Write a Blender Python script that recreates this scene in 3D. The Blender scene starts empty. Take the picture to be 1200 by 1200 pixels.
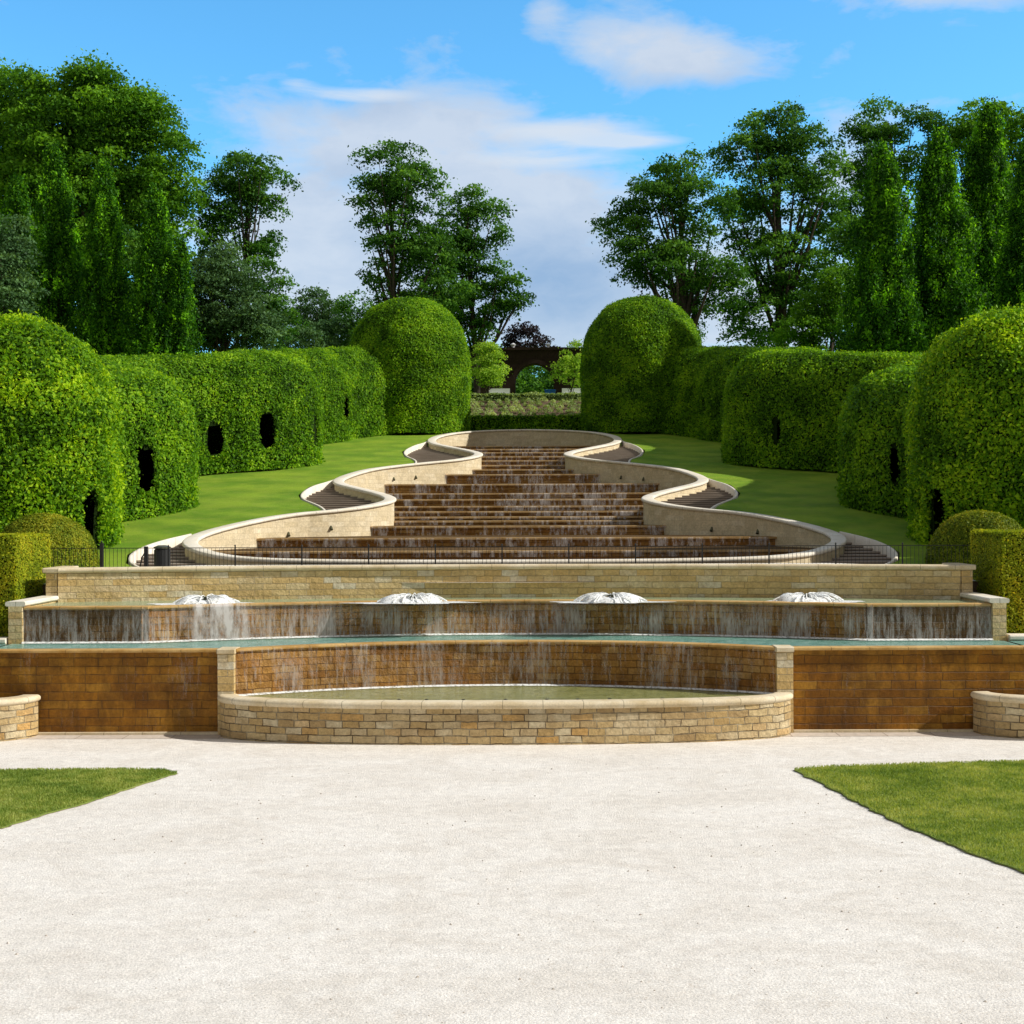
import bpy, math, random
import numpy as np
from mathutils import Matrix, Vector, noise as mn
random.seed(7); rng = np.random.default_rng(11)
SC = bpy.context.scene; COL = SC.collection
F = 1600.0; H = 5.18; CX = 0.745; VP = 629.0
# ---------------------------------------------------------------- helpers
def at(px, py, d):
    """point of the place seen at photo pixel px,py when it stands d metres in front of the camera"""
    return (CX + (px-VP)/F*d, d, H-(py-600)/F*d)
def link(o, parent=None):
    COL.objects.link(o)
    if parent: o.parent = parent
    return o
def tag(o, label=None, cat=None, group=None, kind=None):
    if label: o['label'] = label
    if cat: o['category'] = cat
    if group: o['group'] = group
    if kind: o['kind'] = kind
    return o
def thing(name, label, cat, loc=(0,0,0), group=None):
    o = bpy.data.objects.new(name, None); o.location = loc; o.empty_display_size = .3
    link(o); return tag(o, label, cat, group)
def mesh_obj(name, V, Fc, mat, parent=None, uv=None, smooth=False, shade=None, origin=None):
    V = np.asarray(V, dtype=np.float32).reshape(-1,3)
    if origin is None: origin = tuple(parent.location) if parent else (0,0,0)
    V = V - np.array(origin, dtype=np.float32)
    me = bpy.data.meshes.new(name)
    if isinstance(Fc, np.ndarray) and Fc.ndim == 2:
        n, k = Fc.shape
        me.vertices.add(len(V)); me.vertices.foreach_set('co', V.ravel())
        me.loops.add(n*k); me.loops.foreach_set('vertex_index', Fc.ravel().astype(np.int32))
        me.polygons.add(n); me.polygons.foreach_set('loop_start', np.arange(0,n*k,k,dtype=np.int32))
        me.update(calc_edges=True)
    else:
        me.from_pydata([tuple(v) for v in V.tolist()], [], [tuple(f) for f in Fc]); me.update()
    if uv is not None:
        ul = me.uv_layers.new(name='UVMap'); uv = np.asarray(uv, dtype=np.float32)
        li = np.empty(len(me.loops), dtype=np.int32); me.loops.foreach_get('vertex_index', li)
        ul.data.foreach_set('uv', uv[li].ravel())
    if shade is not None:
        a = me.attributes.new('shade','FLOAT','FACE'); a.data.foreach_set('value', np.asarray(shade,dtype=np.float32))
    if smooth: me.polygons.foreach_set('use_smooth', np.ones(len(me.polygons),dtype=bool))
    me.materials.append(mat)
    o = bpy.data.objects.new(name, me)
    if not parent: o.location = origin
    return link(o, parent)
class MB:
    def __init__(s): s.V=[]; s.F=[]
    def box(s,x0,x1,y0,y1,z0,z1):
        b=len(s.V); s.V += [(x,y,z) for z in (z0,z1) for y in (y0,y1) for x in (x0,x1)]
        s.F += [tuple(b+i for i in f) for f in ((0,2,3,1),(4,5,7,6),(0,1,5,4),(2,6,7,3),(0,4,6,2),(1,3,7,5))]
    def tube(s, pts, rad, n=8, cap=True):
        b=len(s.V); pts=[Vector(p) for p in pts]
        for i,p in enumerate(pts):
            t=(pts[min(i+1,len(pts)-1)]-pts[max(i-1,0)]).normalized()
            a=t.cross(Vector((0,1,0.01))); 
            if a.length<.1: a=t.cross(Vector((1,0,0)))
            a.normalize(); c=t.cross(a); r=rad[i] if hasattr(rad,'__len__') else rad
            for k in range(n):
                q=p+a*(r*math.cos(2*math.pi*k/n))+c*(r*math.sin(2*math.pi*k/n)); s.V.append(tuple(q))
        for i in range(len(pts)-1):
            for k in range(n):
                s.F.append((b+i*n+k,b+i*n+(k+1)%n,b+(i+1)*n+(k+1)%n,b+(i+1)*n+k))
        if cap:
            s.F.append(tuple(b+k for k in range(n))[::-1]); s.F.append(tuple(b+(len(pts)-1)*n+k for k in range(n)))
    def build(s,name,mat,parent=None,smooth=False,bev=0,**k):
        o=mesh_obj(name,s.V,s.F,mat,parent,smooth=smooth,**k)
        if bev: 
            m=o.modifiers.new('b','BEVEL'); m.width=bev; m.segments=2; m.limit_method='ANGLE'
        return o
def normals2d(P, closed=False):
    P=np.asarray(P,float); T=np.empty_like(P)
    if closed: T=np.roll(P,-1,0)-np.roll(P,1,0)
    else:
        T[1:-1]=P[2:]-P[:-2]; T[0]=P[1]-P[0]; T[-1]=P[-1]-P[-2]
    T/=np.linalg.norm(T,axis=1)[:,None]; return np.stack([T[:,1],-T[:,0]],1)
def sweep(name, P, prof, mat, parent=None, zb=0.0, closed_prof=True, cap=True, smooth=False, v0=0.0, loop=False):
    """P (n,2) plan path, prof list of (offset to the right of the path, z); faces carry metre UVs"""
    P=np.asarray(P,float); n=len(P); N=normals2d(P,loop); zb=np.broadcast_to(np.asarray(zb,float),(n,))
    arc=np.concatenate([[0],np.cumsum(np.linalg.norm(np.diff(P,axis=0),axis=1))])
    m=len(prof); V=[]; UV=[]
    for (o,z) in prof:
        q=P+N*o; V.append(np.column_stack([q, zb+z])); UV.append(np.column_stack([arc, zb+z+o+v0]))
    V=np.concatenate(V); UV=np.concatenate(UV); Fc=[]
    for j in range(m if closed_prof else m-1):
        j2=(j+1)%m
        for i in range(n if loop else n-1):
            i2=(i+1)%n; Fc.append((j*n+i,j*n+i2,j2*n+i2,j2*n+i))
    if cap and closed_prof and not loop:
        for e,rev in ((0,False),(n-1,True)):
            b=len(V); V=np.vstack([V,[(*(P[e]+N[e]*o),zb[e]+z) for o,z in prof]]); UV=np.vstack([UV,[(o+.37*e+arc[e],zb[e]+z+v0) for o,z in prof]])
            f=tuple(b+j for j in range(m)); Fc.append(f[::-1] if rev else f)
    return mesh_obj(name,V,Fc,mat,parent,uv=UV,smooth=smooth)
def rect(w0,w1,z0,z1): return [(w0,z0),(w1,z0),(w1,z1),(w0,z1)]
def coping_prof(w0,w1,z0,z1,r=.035):
    return [(w0+r,z0),(w1-r,z0),(w1,z0+r),(w1,z1-r),(w1-r*.7,z1-r*.25),(w1-r*1.6,z1),(w0+r*1.6,z1),(w0+r*.7,z1-r*.25),(w0,z1-r),(w0,z0+r)]
def arc_path(x0,x1,d_end,d_mid,n=48,y_sign=1):
    """shallow circular arc in plan from x0 to x1 whose ends lie at d_end and middle at d_mid"""
    a=(x1-x0)/2; s=d_mid-d_end; R=(a*a+s*s)/(2*abs(s)); xs=np.linspace(-a,a,n)
    ys=np.sqrt(R*R-xs*xs)-(R-abs(s)); return np.column_stack([xs+(x0+x1)/2, d_end+math.copysign(1,s)*ys])
def smooth_path(P,step=.25,it=3):
    P=np.asarray(P,float)
    for _ in range(it):   # Chaikin
        Q=np.empty((2*len(P)-2,2)); Q[0::2]=.75*P[:-1]+.25*P[1:]; Q[1::2]=.25*P[:-1]+.75*P[1:]
        P=np.vstack([P[:1],Q,P[-1:]])
    a=np.concatenate([[0],np.cumsum(np.linalg.norm(np.diff(P,axis=0),axis=1))]); s=np.arange(0,a[-1],step)
    return np.column_stack([np.interp(s,a,P[:,0]),np.interp(s,a,P[:,1])])
# ---------------------------------------------------------------- materials
class NT:
    def __init__(s,name,world=None):
        if world: s.t=world.node_tree
        else:
            s.m=bpy.data.materials.new(name); s.m.use_nodes=True; s.t=s.m.node_tree
        s.t.nodes.clear()
    def n(s,typ,**k):
        nd=s.t.nodes.new('ShaderNode'+typ)
        for a,b in k.items():
            if a.startswith('i_'): 
                key=a[2:]; key=int(key) if key.isdigit() else key.replace('_',' ')
                s.set(nd.inputs[key],b)
            else: setattr(nd,a,b)
        return nd
    def set(s,inp,v):
        if hasattr(v,'is_output') or isinstance(v,bpy.types.NodeSocket): s.t.links.new(v,inp)
        elif isinstance(v,bpy.types.Node): s.t.links.new(v.outputs[0],inp)
        else: inp.default_value=v
    def math(s,op,a,b=0.0,c=None,clamp=False):
        nd=s.t.nodes.new('ShaderNodeMath'); nd.operation=op; nd.use_clamp=clamp
        s.set(nd.inputs[0],a); s.set(nd.inputs[1],b)
        if c is not None: s.set(nd.inputs[2],c)
        return nd.outputs[0]
    def mix(s,f,a,b,bt='MIX'):
        nd=s.t.nodes.new('ShaderNodeMix'); nd.data_type='RGBA'; nd.blend_type=bt
        s.set(nd.inputs[0],f)
        s.set(nd.inputs[6],a if not isinstance(a,tuple) else (*a,1)[:4]); s.set(nd.inputs[7],b if not isinstance(b,tuple) else (*b,1)[:4])
        return nd.outputs[2]
    def ramp(s,f,stops):
        nd=s.t.nodes.new('ShaderNodeValToRGB'); s.set(nd.inputs[0],f); e=nd.color_ramp.elements
        while len(e)<len(stops): e.new(.5)
        for q,(p,c) in zip(e,stops):
            q.position=p; q.color=(*c,1)[:4] if isinstance(c,tuple) else (c,c,c,1)
        return nd.outputs[0]
    def noise(s,vec,scale,detail=4,rough=.55,dist=0):
        nd=s.t.nodes.new('ShaderNodeTexNoise'); s.set(nd.inputs['Vector'],vec); nd.inputs['Scale'].default_value=scale
        nd.inputs['Detail'].default_value=detail; nd.inputs['Roughness'].default_value=rough; nd.inputs['Distortion'].default_value=dist
        return nd.outputs[0]
    def mapping(s,vec,scale=(1,1,1),loc=(0,0,0)):
        nd=s.t.nodes.new('ShaderNodeMapping'); s.set(nd.inputs[0],vec); nd.inputs['Scale'].default_value=scale; nd.inputs['Location'].default_value=loc
        return nd.outputs[0]
    def bump(s,h,strength=.5,dist=.02):
        nd=s.t.nodes.new('ShaderNodeBump'); s.set(nd.inputs['Height'],h); nd.inputs['Strength'].default_value=strength; nd.inputs['Distance'].default_value=dist
        return nd.outputs[0]
    def pos(s):
        return s.t.nodes.new('ShaderNodeNewGeometry').outputs['Position']
    def uv(s):
        return s.t.nodes.new('ShaderNodeTexCoord').outputs['UV']
    def out(s,col,rough=.8,bump=None,spec=.3,metal=0):
        p=s.t.nodes.new('ShaderNodeBsdfPrincipled'); s.set(p.inputs['Base Color'],col if not isinstance(col,tuple) else (*col,1)[:4])
        s.set(p.inputs['Roughness'],rough); s.set(p.inputs['Specular IOR Level'],spec); s.set(p.inputs['Metallic'],metal)
        if bump is not None: s.t.links.new(bump,p.inputs['Normal'])
        o=s.t.nodes.new('ShaderNodeOutputMaterial'); s.t.links.new(p.outputs[0],o.inputs[0]); s.p=p; s.o=o
        return s.m
def stone(name,cols,bw=.45,rh=.17,mortar=.012,mcol=(.2,.15,.09),wet=0.0,bump=.6,rough=.85,contrast=1,mfac=1.0,stain=.4,dist=.03,bd=.035):
    t=NT(name); uv=t.uv(); P=t.pos()
    # irregular joints: jitter the uv with low noise
    nz=t.n('TexNoise'); t.set(nz.inputs['Vector'],uv); nz.inputs['Scale'].default_value=3.0; nz.inputs['Detail'].default_value=3
    sub=t.n('VectorMath',operation='SUBTRACT'); t.set(sub.inputs[0],nz.outputs['Color']); sub.inputs[1].default_value=(.5,.5,.5)
    sc=t.n('VectorMath',operation='SCALE'); t.set(sc.inputs[0],sub.outputs[0]); sc.inputs['Scale'].default_value=dist*1.5
    ad=t.n('VectorMath',operation='ADD'); t.set(ad.inputs[0],uv); t.set(ad.inputs[1],sc.outputs[0]); v=ad.outputs[0]
    b=t.n('TexBrick',offset=.5,offset_frequency=2,squash=1.35,squash_frequency=3); t.set(b.inputs['Vector'],v)
    b.inputs['Scale'].default_value=1; b.inputs['Brick Width'].default_value=bw; b.inputs['Row Height'].default_value=rh
    b.inputs['Mortar Size'].default_value=mortar; b.inputs['Mortar Smooth'].default_value=.4; b.inputs['Bias'].default_value=0
    b.inputs['Color1'].default_value=(0,0,0,1); b.inputs['Color2'].default_value=(1,1,1,1); b.inputs['Mortar'].default_value=(.5,.5,.5,1)
    n=len(cols); base=t.ramp(b.outputs['Color'],[(i/(n-1)*.9+.05,c) for i,c in enumerate(cols)])
    big=t.noise(P,.8,5,.6); fine=t.noise(P,14,6,.65); mid=t.noise(P,3.3,5,.6)
    c=t.mix(t.math('MULTIPLY',t.ramp(mid,[(.4,0.0),(.65,1.0)]),.5),base,tuple(np.array(cols[0])*.62+np.array(cols[-1])*.15))
    c=t.mix(t.math('MULTIPLY',t.ramp(big,[(.42,0.0),(.62,1.0)]),stain),c,tuple(np.array(cols[0])*.5))
    c=t.mix(1,c,t.ramp(fine,[(.25,.72),(.75,1.2)]),'MULTIPLY')
    c=t.mix(t.math('MULTIPLY',t.math('MULTIPLY',b.outputs['Fac'],mfac),t.ramp(t.noise(P,1.9,4,.7),[(.35,.25),(.6,1.0)])),c,mcol)
    if wet:
        st=t.noise(t.mapping(uv,(2.6,.55,1)),1.0,7,.7,.8)
        c=t.mix(t.math('MULTIPLY',t.ramp(st,[(.35,0.0),(.7,1.0)]),wet),c,(.035,.017,.007))
    h=t.math('ADD',t.math('MULTIPLY',b.outputs['Fac'],-1.0),t.math('MULTIPLY',t.noise(P,9,6,.7),.9))
    h=t.math('ADD',h,t.math('MULTIPLY',b.outputs['Color'],.35))
    return t.out(c,rough,t.bump(h,bump,bd),.2)
M={}
M['basin_stone']=stone('rustic_sandstone',[(.52,.36,.17),(.72,.56,.30),(.58,.39,.16),(.80,.70,.48),(.63,.45,.20),(.76,.63,.40),(.66,.40,.14)],.38,.165,.013,(.13,.09,.05),bump=1.0,bd=.08,stain=.25,dist=.05)
M['tier_stone']=stone('tier_sandstone',[(.72,.50,.21),(.84,.69,.40),(.78,.53,.20),(.85,.80,.64),(.80,.60,.28),(.74,.52,.22),(.82,.66,.36)],.47,.17,.008,(.40,.27,.12),bump=1.0,stain=.3,bd=.09)
M['pale_stone']=stone('pale_cascade_sandstone',[(.64,.53,.34),(.74,.63,.43),(.70,.58,.38),(.78,.68,.49)],.5,.2,.006,(.42,.34,.21),bump=.45,mfac=.6,stain=.12)
M['wet_stone']=stone('wet_brown_sandstone',[(.25,.095,.006),(.40,.175,.015),(.31,.12,.008),(.48,.24,.028),(.35,.145,.010),(.38,.165,.012),(.43,.20,.018)],.58,.20,.011,(.11,.05,.012),wet=.6,bump=.8,rough=.45,stain=.75)
M['wet_dark']=stone('wet_weir_stone',[(.32,.14,.022),(.48,.25,.055),(.38,.17,.028),(.55,.32,.09)],.6,.14,.008,(.12,.06,.02),wet=.35,bump=.8,rough=.5,stain=.3)
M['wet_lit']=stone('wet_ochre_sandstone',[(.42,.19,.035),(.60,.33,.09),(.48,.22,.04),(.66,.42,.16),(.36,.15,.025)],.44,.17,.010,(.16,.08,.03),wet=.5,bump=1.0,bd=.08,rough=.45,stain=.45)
M['shaded_wing_stone']=stone('shaded_wet_wing_stone',[(.13,.065,.018),(.22,.12,.04),(.16,.08,.022),(.26,.15,.06)],.5,.17,.009,(.06,.03,.01),wet=.5,bump=.8,rough=.45,stain=.5)  # darker copy of the tier's wet stone, the wings' shade put into its colour
def coping_mat(name,c1,c2):
    t=NT(name); P=t.pos(); uv=t.uv()
    c=t.mix(t.ramp(t.noise(P,1.2,6,.65),[(.35,0.0),(.65,1.0)]),c1,c2)
    c=t.mix(1,c,t.ramp(t.noise(P,25,5,.7),[(.25,.78),(.75,1.15)]),'MULTIPLY')
    sx=t.n('SeparateXYZ'); t.set(sx.inputs[0],uv)
    j=t.math('LESS_THAN',t.math('FRACT',t.math('MULTIPLY',sx.outputs[0],1/.9)),.018)
    c=t.mix(t.math('MULTIPLY',j,.75),c,tuple(np.array(c1)*.35))
    return t.out(c,.8,t.bump(t.noise(P,18,6,.7),.35,.012),.3)
M['coping']=coping_mat('sandstone_coping',(.58,.46,.27),(.76,.67,.50))
M['pale_coping']=coping_mat('pale_coping',(.72,.65,.52),(.82,.77,.68))
M['ledge']=coping_mat('wet_stone_ledge',(.40,.22,.055),(.60,.40,.16))
M['weir_ledge']=coping_mat('brown_weir_lip',(.36,.21,.07),(.58,.40,.19))
# gravel
t=NT('gravel'); P=t.pos(); g1=t.noise(P,30,5,.8); g2=t.noise(P,5,7,.75); g3=t.noise(t.mapping(P,(.8,1.1,1)),.55,8,.68,1.2)
vo=t.n('TexVoronoi'); t.set(vo.inputs['Vector'],P); vo.inputs['Scale'].default_value=34
c=t.mix(t.ramp(g3,[(.38,0.0),(.60,1.0)]),(.755,.71,.65),(.84,.805,.755))
c=t.mix(1,c,t.ramp(g2,[(.30,.84),(.62,1.08)]),'MULTIPLY'); c=t.mix(1,c,t.ramp(g1,[(.32,.66),(.60,1.12)]),'MULTIPLY')
tracks=t.ramp(t.noise(t.mapping(P,(1,1,1),(4,9,0)),1.1,7,.7,1.5),[(.47,0.0),(.60,1.0)])
spk=t.ramp(t.noise(P,14,5,.9),[(.36,1.0),(.46,0.0)]); c=t.mix(t.math('MULTIPLY',t.math('MULTIPLY',spk,t.math('ADD',t.math('MULTIPLY',tracks,.75),.12)),.62),c,(.42,.32,.24))
clod=t.ramp(t.noise(t.mapping(P,(1,1,1),(3,3,0)),3.2,6,.8),[(.30,1.0),(.42,0.0)]); c=t.mix(t.math('MULTIPLY',clod,.45),c,(.45,.37,.29))
spk2=t.math('LESS_THAN',t.noise(t.mapping(P,(1,1,1),(7,3,0)),9,2,.7),.235); c=t.mix(t.math('MULTIPLY',spk2,.7),c,(.22,.17,.13))
h=t.math('ADD',t.math('MULTIPLY',vo.outputs[0],-.5),t.math('ADD',g1,t.math('MULTIPLY',g2,.8)))
M['gravel']=t.out(c,.95,t.bump(h,.45,.025),.1)
t=NT('paving'); P=t.pos(); b=t.n('TexBrick'); t.set(b.inputs['Vector'],P); b.inputs['Scale'].default_value=1; b.inputs['Brick Width'].default_value=1.1; b.inputs['Row Height'].default_value=.55; b.inputs['Mortar Size'].default_value=.012
b.inputs['Color1'].default_value=(.55,.47,.40,1); b.inputs['Color2'].default_value=(.64,.57,.50,1); b.inputs['Mortar'].default_value=(.3,.24,.19,1)
c=t.mix(1,b.outputs[0],t.ramp(t.noise(P,6,7,.7),[(.3,.78),(.7,1.15)]),'MULTIPLY'); M['paving']=t.out(c,.9,t.bump(t.noise(P,20,5,.7),.3,.01),.2)
# grass
def grass(name,a,b_,stripe=0):
    t=NT(name); P=t.pos(); c=t.mix(t.ramp(t.noise(P,.45,6,.6),[(.40,0.0),(.60,1.0)]),a,b_)
    c=t.mix(1,c,t.ramp(t.noise(P,30,5,.8),[(.25,.6),(.75,1.3)]),'MULTIPLY')
    c=t.mix(t.math('MULTIPLY',t.ramp(t.noise(P,1.7,5,.7),[(.5,0.0),(.72,1.0)]),.35),c,(.33,.36,.08))
    if stripe:
        sx=t.n('SeparateXYZ'); t.set(sx.inputs[0],P)
        w=t.math('MULTIPLY_ADD',t.math('SINE',t.math('MULTIPLY',t.math('ADD',sx.outputs[1],t.math('MULTIPLY',sx.outputs[0],.35)),2.2)),.06,1.0)
        c=t.mix(1,c,w,'MULTIPLY')
    return t.out(c,.9,t.bump(t.noise(P,45,5,.85),.9,.04),.15)
M['grass']=grass('lawn_grass',(.20,.30,.055),(.33,.40,.10)); M['hill_grass']=grass('slope_grass',(.15,.29,.018),(.26,.39,.03),1)
M['far_grass']=grass('meadow_grass',(.05,.09,.02),(.08,.12,.03))
t=NT('soil'); P=t.pos(); M['soil']=t.out(t.mix(t.noise(P,5,6,.7),(.09,.06,.04),(.20,.145,.10)),.95,t.bump(t.noise(P,12,6,.8),1,.08),.1)
t=NT('edge_soil'); P=t.pos(); M['edge_soil']=t.out(t.mix(t.ramp(t.noise(P,7,5,.8),[(.4,0.0),(.6,1.0)]),(.13,.09,.055),(.45,.38,.30)),.95)
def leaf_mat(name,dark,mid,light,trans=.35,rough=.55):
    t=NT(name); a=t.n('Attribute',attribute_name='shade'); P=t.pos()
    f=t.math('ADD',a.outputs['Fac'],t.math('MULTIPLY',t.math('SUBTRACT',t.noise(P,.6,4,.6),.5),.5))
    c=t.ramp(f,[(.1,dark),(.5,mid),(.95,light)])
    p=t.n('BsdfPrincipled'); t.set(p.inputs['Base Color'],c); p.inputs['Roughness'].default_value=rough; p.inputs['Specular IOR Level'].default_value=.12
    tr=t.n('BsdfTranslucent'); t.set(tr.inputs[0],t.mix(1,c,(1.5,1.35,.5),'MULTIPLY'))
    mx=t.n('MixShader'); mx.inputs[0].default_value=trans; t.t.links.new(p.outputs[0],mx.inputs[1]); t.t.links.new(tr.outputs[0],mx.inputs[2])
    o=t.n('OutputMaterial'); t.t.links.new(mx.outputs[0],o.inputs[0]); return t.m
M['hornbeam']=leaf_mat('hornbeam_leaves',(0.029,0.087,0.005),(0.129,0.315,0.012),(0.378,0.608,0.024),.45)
M['hornbeam_near']=leaf_mat('near_hornbeam_leaves',(0.029,0.091,0.005),(0.151,0.348,0.011),(0.513,0.716,0.024),.45)
M['yew']=leaf_mat('yew_needles',(0.060,0.110,0.009),(0.180,0.250,0.014),(0.416,0.403,0.029),.3)
M['box']=leaf_mat('golden_box_leaves',(0.110,0.180,0.012),(0.350,0.430,0.020),(0.660,0.576,0.036),.4)
M['oak']=leaf_mat('broadleaf_foliage',(0.015,0.059,0.009),(0.047,0.151,0.019),(0.153,0.344,0.041),.4)
M['ash']=leaf_mat('ash_foliage',(0.021,0.078,0.008),(0.073,0.209,0.012),(0.217,0.459,0.028),.42)
M['grey_leaf']=leaf_mat('grey_green_foliage',(0.025,0.064,0.024),(0.063,0.141,0.050),(0.153,0.293,0.102),.3)
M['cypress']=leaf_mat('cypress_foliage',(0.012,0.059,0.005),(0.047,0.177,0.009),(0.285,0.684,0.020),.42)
M['copper']=leaf_mat('copper_foliage',(.018,.014,.018),(.03,.022,.032),(.05,.04,.05),.15)
M['sapling']=leaf_mat('lime_foliage',(.14,.26,.02),(.28,.48,.05),(.48,.66,.12),.45)
M['bed']=leaf_mat('border_plants',(.12,.20,.05),(.30,.42,.16),(.52,.64,.28),.35)
M['blade']=leaf_mat('grass_blades',(.15,.24,.045),(.28,.37,.08),(.46,.50,.16),.4)
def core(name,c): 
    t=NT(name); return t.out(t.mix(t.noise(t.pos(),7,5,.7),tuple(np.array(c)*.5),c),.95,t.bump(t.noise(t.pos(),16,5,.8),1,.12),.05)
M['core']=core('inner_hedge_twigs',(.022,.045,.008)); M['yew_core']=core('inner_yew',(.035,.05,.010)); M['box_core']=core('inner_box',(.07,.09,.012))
t=NT('bark'); P=t.pos(); M['bark']=t.out(t.mix(t.noise(t.mapping(P,(6,6,1.2)),2,5,.7),(.03,.024,.018),(.10,.085,.065)),.95,t.bump(t.noise(t.mapping(P,(6,6,1)),2,6,.8),.8,.05),.1)
t=NT('iron'); M['iron']=t.out((.012,.013,.014),.5,None,.4)
t=NT('dark_brick'); P=t.pos(); b=t.n('TexBrick'); t.set(b.inputs['Vector'],t.mapping(P,(1,1,1))); M['pergola']=t.out(t.mix(t.noise(P,1.5,6,.7),(.022,.014,.011),(.065,.042,.032)),.9,t.bump(t.noise(P,5,5,.7),.6,.05),.1)
t=NT('blue_plastic'); M['blue']=t.out((.02,.14,.55),.4); t=NT('white_paint'); M['white']=t.out((.75,.76,.78),.5)
t=NT('bronze'); M['bronze']=t.out(t.mix(t.noise(t.pos(),8,4,.6),(.06,.075,.045),(.15,.14,.08)),.45,None,.5,.5)
# water
def water(name,c1,c2,rough=.09,sc=6,b=.35):
    t=NT(name); P=t.pos(); n1=t.noise(t.mapping(P,(1,2.0,1)),sc,5,.65,.6)
    c=t.mix(t.ramp(n1,[(.35,0.0),(.65,1.0)]),c1,c2); m=t.out(c,rough,t.bump(n1,b,.06),.5); t.p.inputs['IOR'].default_value=1.33; return m
M['teal_water']=water('teal_water',(.06,.24,.19),(.30,.50,.44),.15,4,.7)
M['olive_water']=water('olive_water',(.14,.16,.04),(.36,.36,.13),.12,5,.45)
M['brown_water']=water('brown_water',(.06,.035,.015),(.17,.11,.055),.4,5,.6); M['brown_water'].node_tree.nodes['Principled BSDF'].inputs['Specular IOR Level'].default_value=.08; M['brown_water'].node_tree.nodes['Principled BSDF'].inputs['IOR'].default_value=1.08; M['brown_water'].node_tree.nodes['Principled BSDF'].inputs['Roughness'].default_value=.55
def curtain(name,cov,fine=22.0,power=1.0,bright=.8,fade=None):
    """thin running sheet of water: broken vertical strands, clear between them"""
    t=NT(name); uv=t.uv(); a=t.noise(t.mapping(uv,(fine,1.1,1)),1.0,5,.7); b=t.noise(t.mapping(uv,(1.1,.25,1)),1.0,4,.6); d=t.noise(t.mapping(uv,(fine*2.5,6,1)),1.0,3,.7)
    f=t.math('ADD',t.math('MULTIPLY',a,.7),t.math('MULTIPLY',b,.6)); f=t.math('ADD',f,t.math('MULTIPLY',d,.25))
    lo=.98-cov*.3
    al=t.ramp(t.math('MULTIPLY',f,.75),[(lo*.68,0.0),(lo*.68+.17,1.0)]); al=t.math('MULTIPLY',al,power)
    if fade:
        sz=t.n('SeparateXYZ'); t.set(sz.inputs[0],t.pos()); mr=t.n('MapRange'); t.set(mr.inputs[0],sz.outputs[2]); mr.inputs[1].default_value=fade[0]; mr.inputs[2].default_value=fade[1]; mr.inputs[3].default_value=.12; mr.inputs[4].default_value=1.0; al=t.math('MULTIPLY',al,mr.outputs[0])
    if name=='splashing_water':
        sx=t.n('SeparateXYZ'); t.set(sx.inputs[0],t.pos()); e=t.math('ABSOLUTE',t.math('ADD',sx.outputs[0],7.32)); e=t.math('ADD',e,t.math('MULTIPLY',t.math('SUBTRACT',t.noise(t.mapping(t.pos(),(3,3,1.2)),1.5,4,.6),.5),1.3))
        al=t.math('MULTIPLY',al,t.ramp(e,[(.35,1.0),(.8,0.0)]))
    p=t.n('BsdfPrincipled'); p.inputs['Base Color'].default_value=(bright,bright*.97,bright*.96,1); p.inputs['Roughness'].default_value=.25
    tl=t.n('BsdfTranslucent'); tl.inputs[0].default_value=(.8,.8,.82,1); m1=t.n('MixShader'); m1.inputs[0].default_value=.4
    t.t.links.new(p.outputs[0],m1.inputs[1]); t.t.links.new(tl.outputs[0],m1.inputs[2])
    tr=t.n('BsdfTransparent'); mx=t.n('MixShader'); t.set(mx.inputs[0],al)
    t.t.links.new(tr.outputs[0],mx.inputs[1]); t.t.links.new(m1.outputs[0],mx.inputs[2]); o=t.n('OutputMaterial'); t.t.links.new(mx.outputs[0],o.inputs[0]); return t.m
M['curtain']=curtain('falling_water',.72,11,.72,.9,(2.84,2.4)); M['curtain_thin']=curtain('thin_falling_water',.52,9,.62); M['curtain_film']=curtain('film_of_water',.12,10,.3)
M['curtain_weir']=curtain('weir_water',.50,5.5,.9,.9); M['splash']=curtain('splashing_water',.95,4.5,.95,.9)
t=NT('white_foam'); P=t.pos(); al=t.ramp(t.noise(P,16,6,.75),[(.36,.12),(.52,1.0)])
p=t.n('BsdfPrincipled'); p.inputs['Base Color'].default_value=(.86,.88,.88,1); p.inputs['Roughness'].default_value=.6; tr=t.n('BsdfTransparent'); mx=t.n('MixShader')
t.set(mx.inputs[0],al); t.t.links.new(tr.outputs[0],mx.inputs[1]); t.t.links.new(p.outputs[0],mx.inputs[2]); o=t.n('OutputMaterial'); t.t.links.new(mx.outputs[0],o.inputs[0]); M['foam']=t.m
# ---------------------------------------------------------------- cascade plan (metres from the camera plane, half width)
HALF=[(41.75,0),(41.75,2.5),(41.86,5.4),(42.3,8.5),(43.8,10.1),(46.0,11.1),(48.8,10.6),(52.2,8.9),(53.4,7.0),(55.0,5.7),(56.6,5.2),(58.3,5.8),(60.1,6.9),(62.4,8.35),(64.5,8.6),(68,7.9),(69.7,7.0),(71.9,5.05),(73.2,3.6),(75.2,2.6),(76.9,2.45),(78.7,3.1),(81.3,4.5),(83.4,5.5),(85.9,5.95),(89.2,5.75),(92.2,4.6),(93.9,2.6),(94.4,0)]
def rimz(d): return -1.965+.1363*np.asarray(d,float)
def tz(d):
    d=np.asarray(d,float)
    return np.interp(d,[30,38.7,95,97,105,140,2000],[3.2,3.2,10.87,11.0,13.4,14.4,14.6])
LP=smooth_path([(-h,d) for d,h in HALF],.3,2)      # left half front to back
LP[0,0]=0; LP=np.vstack([LP,[[0,94.38]]])
RP=LP[::-1]*np.array([-1,1]); LOOP=np.vstack([LP,RP[1:-1]])   # one closed ring
def half(d): 
    o=np.argsort(LP[:,1],kind='stable'); return np.interp(d,LP[o,1],-LP[o,0],left=0,right=0)
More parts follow.
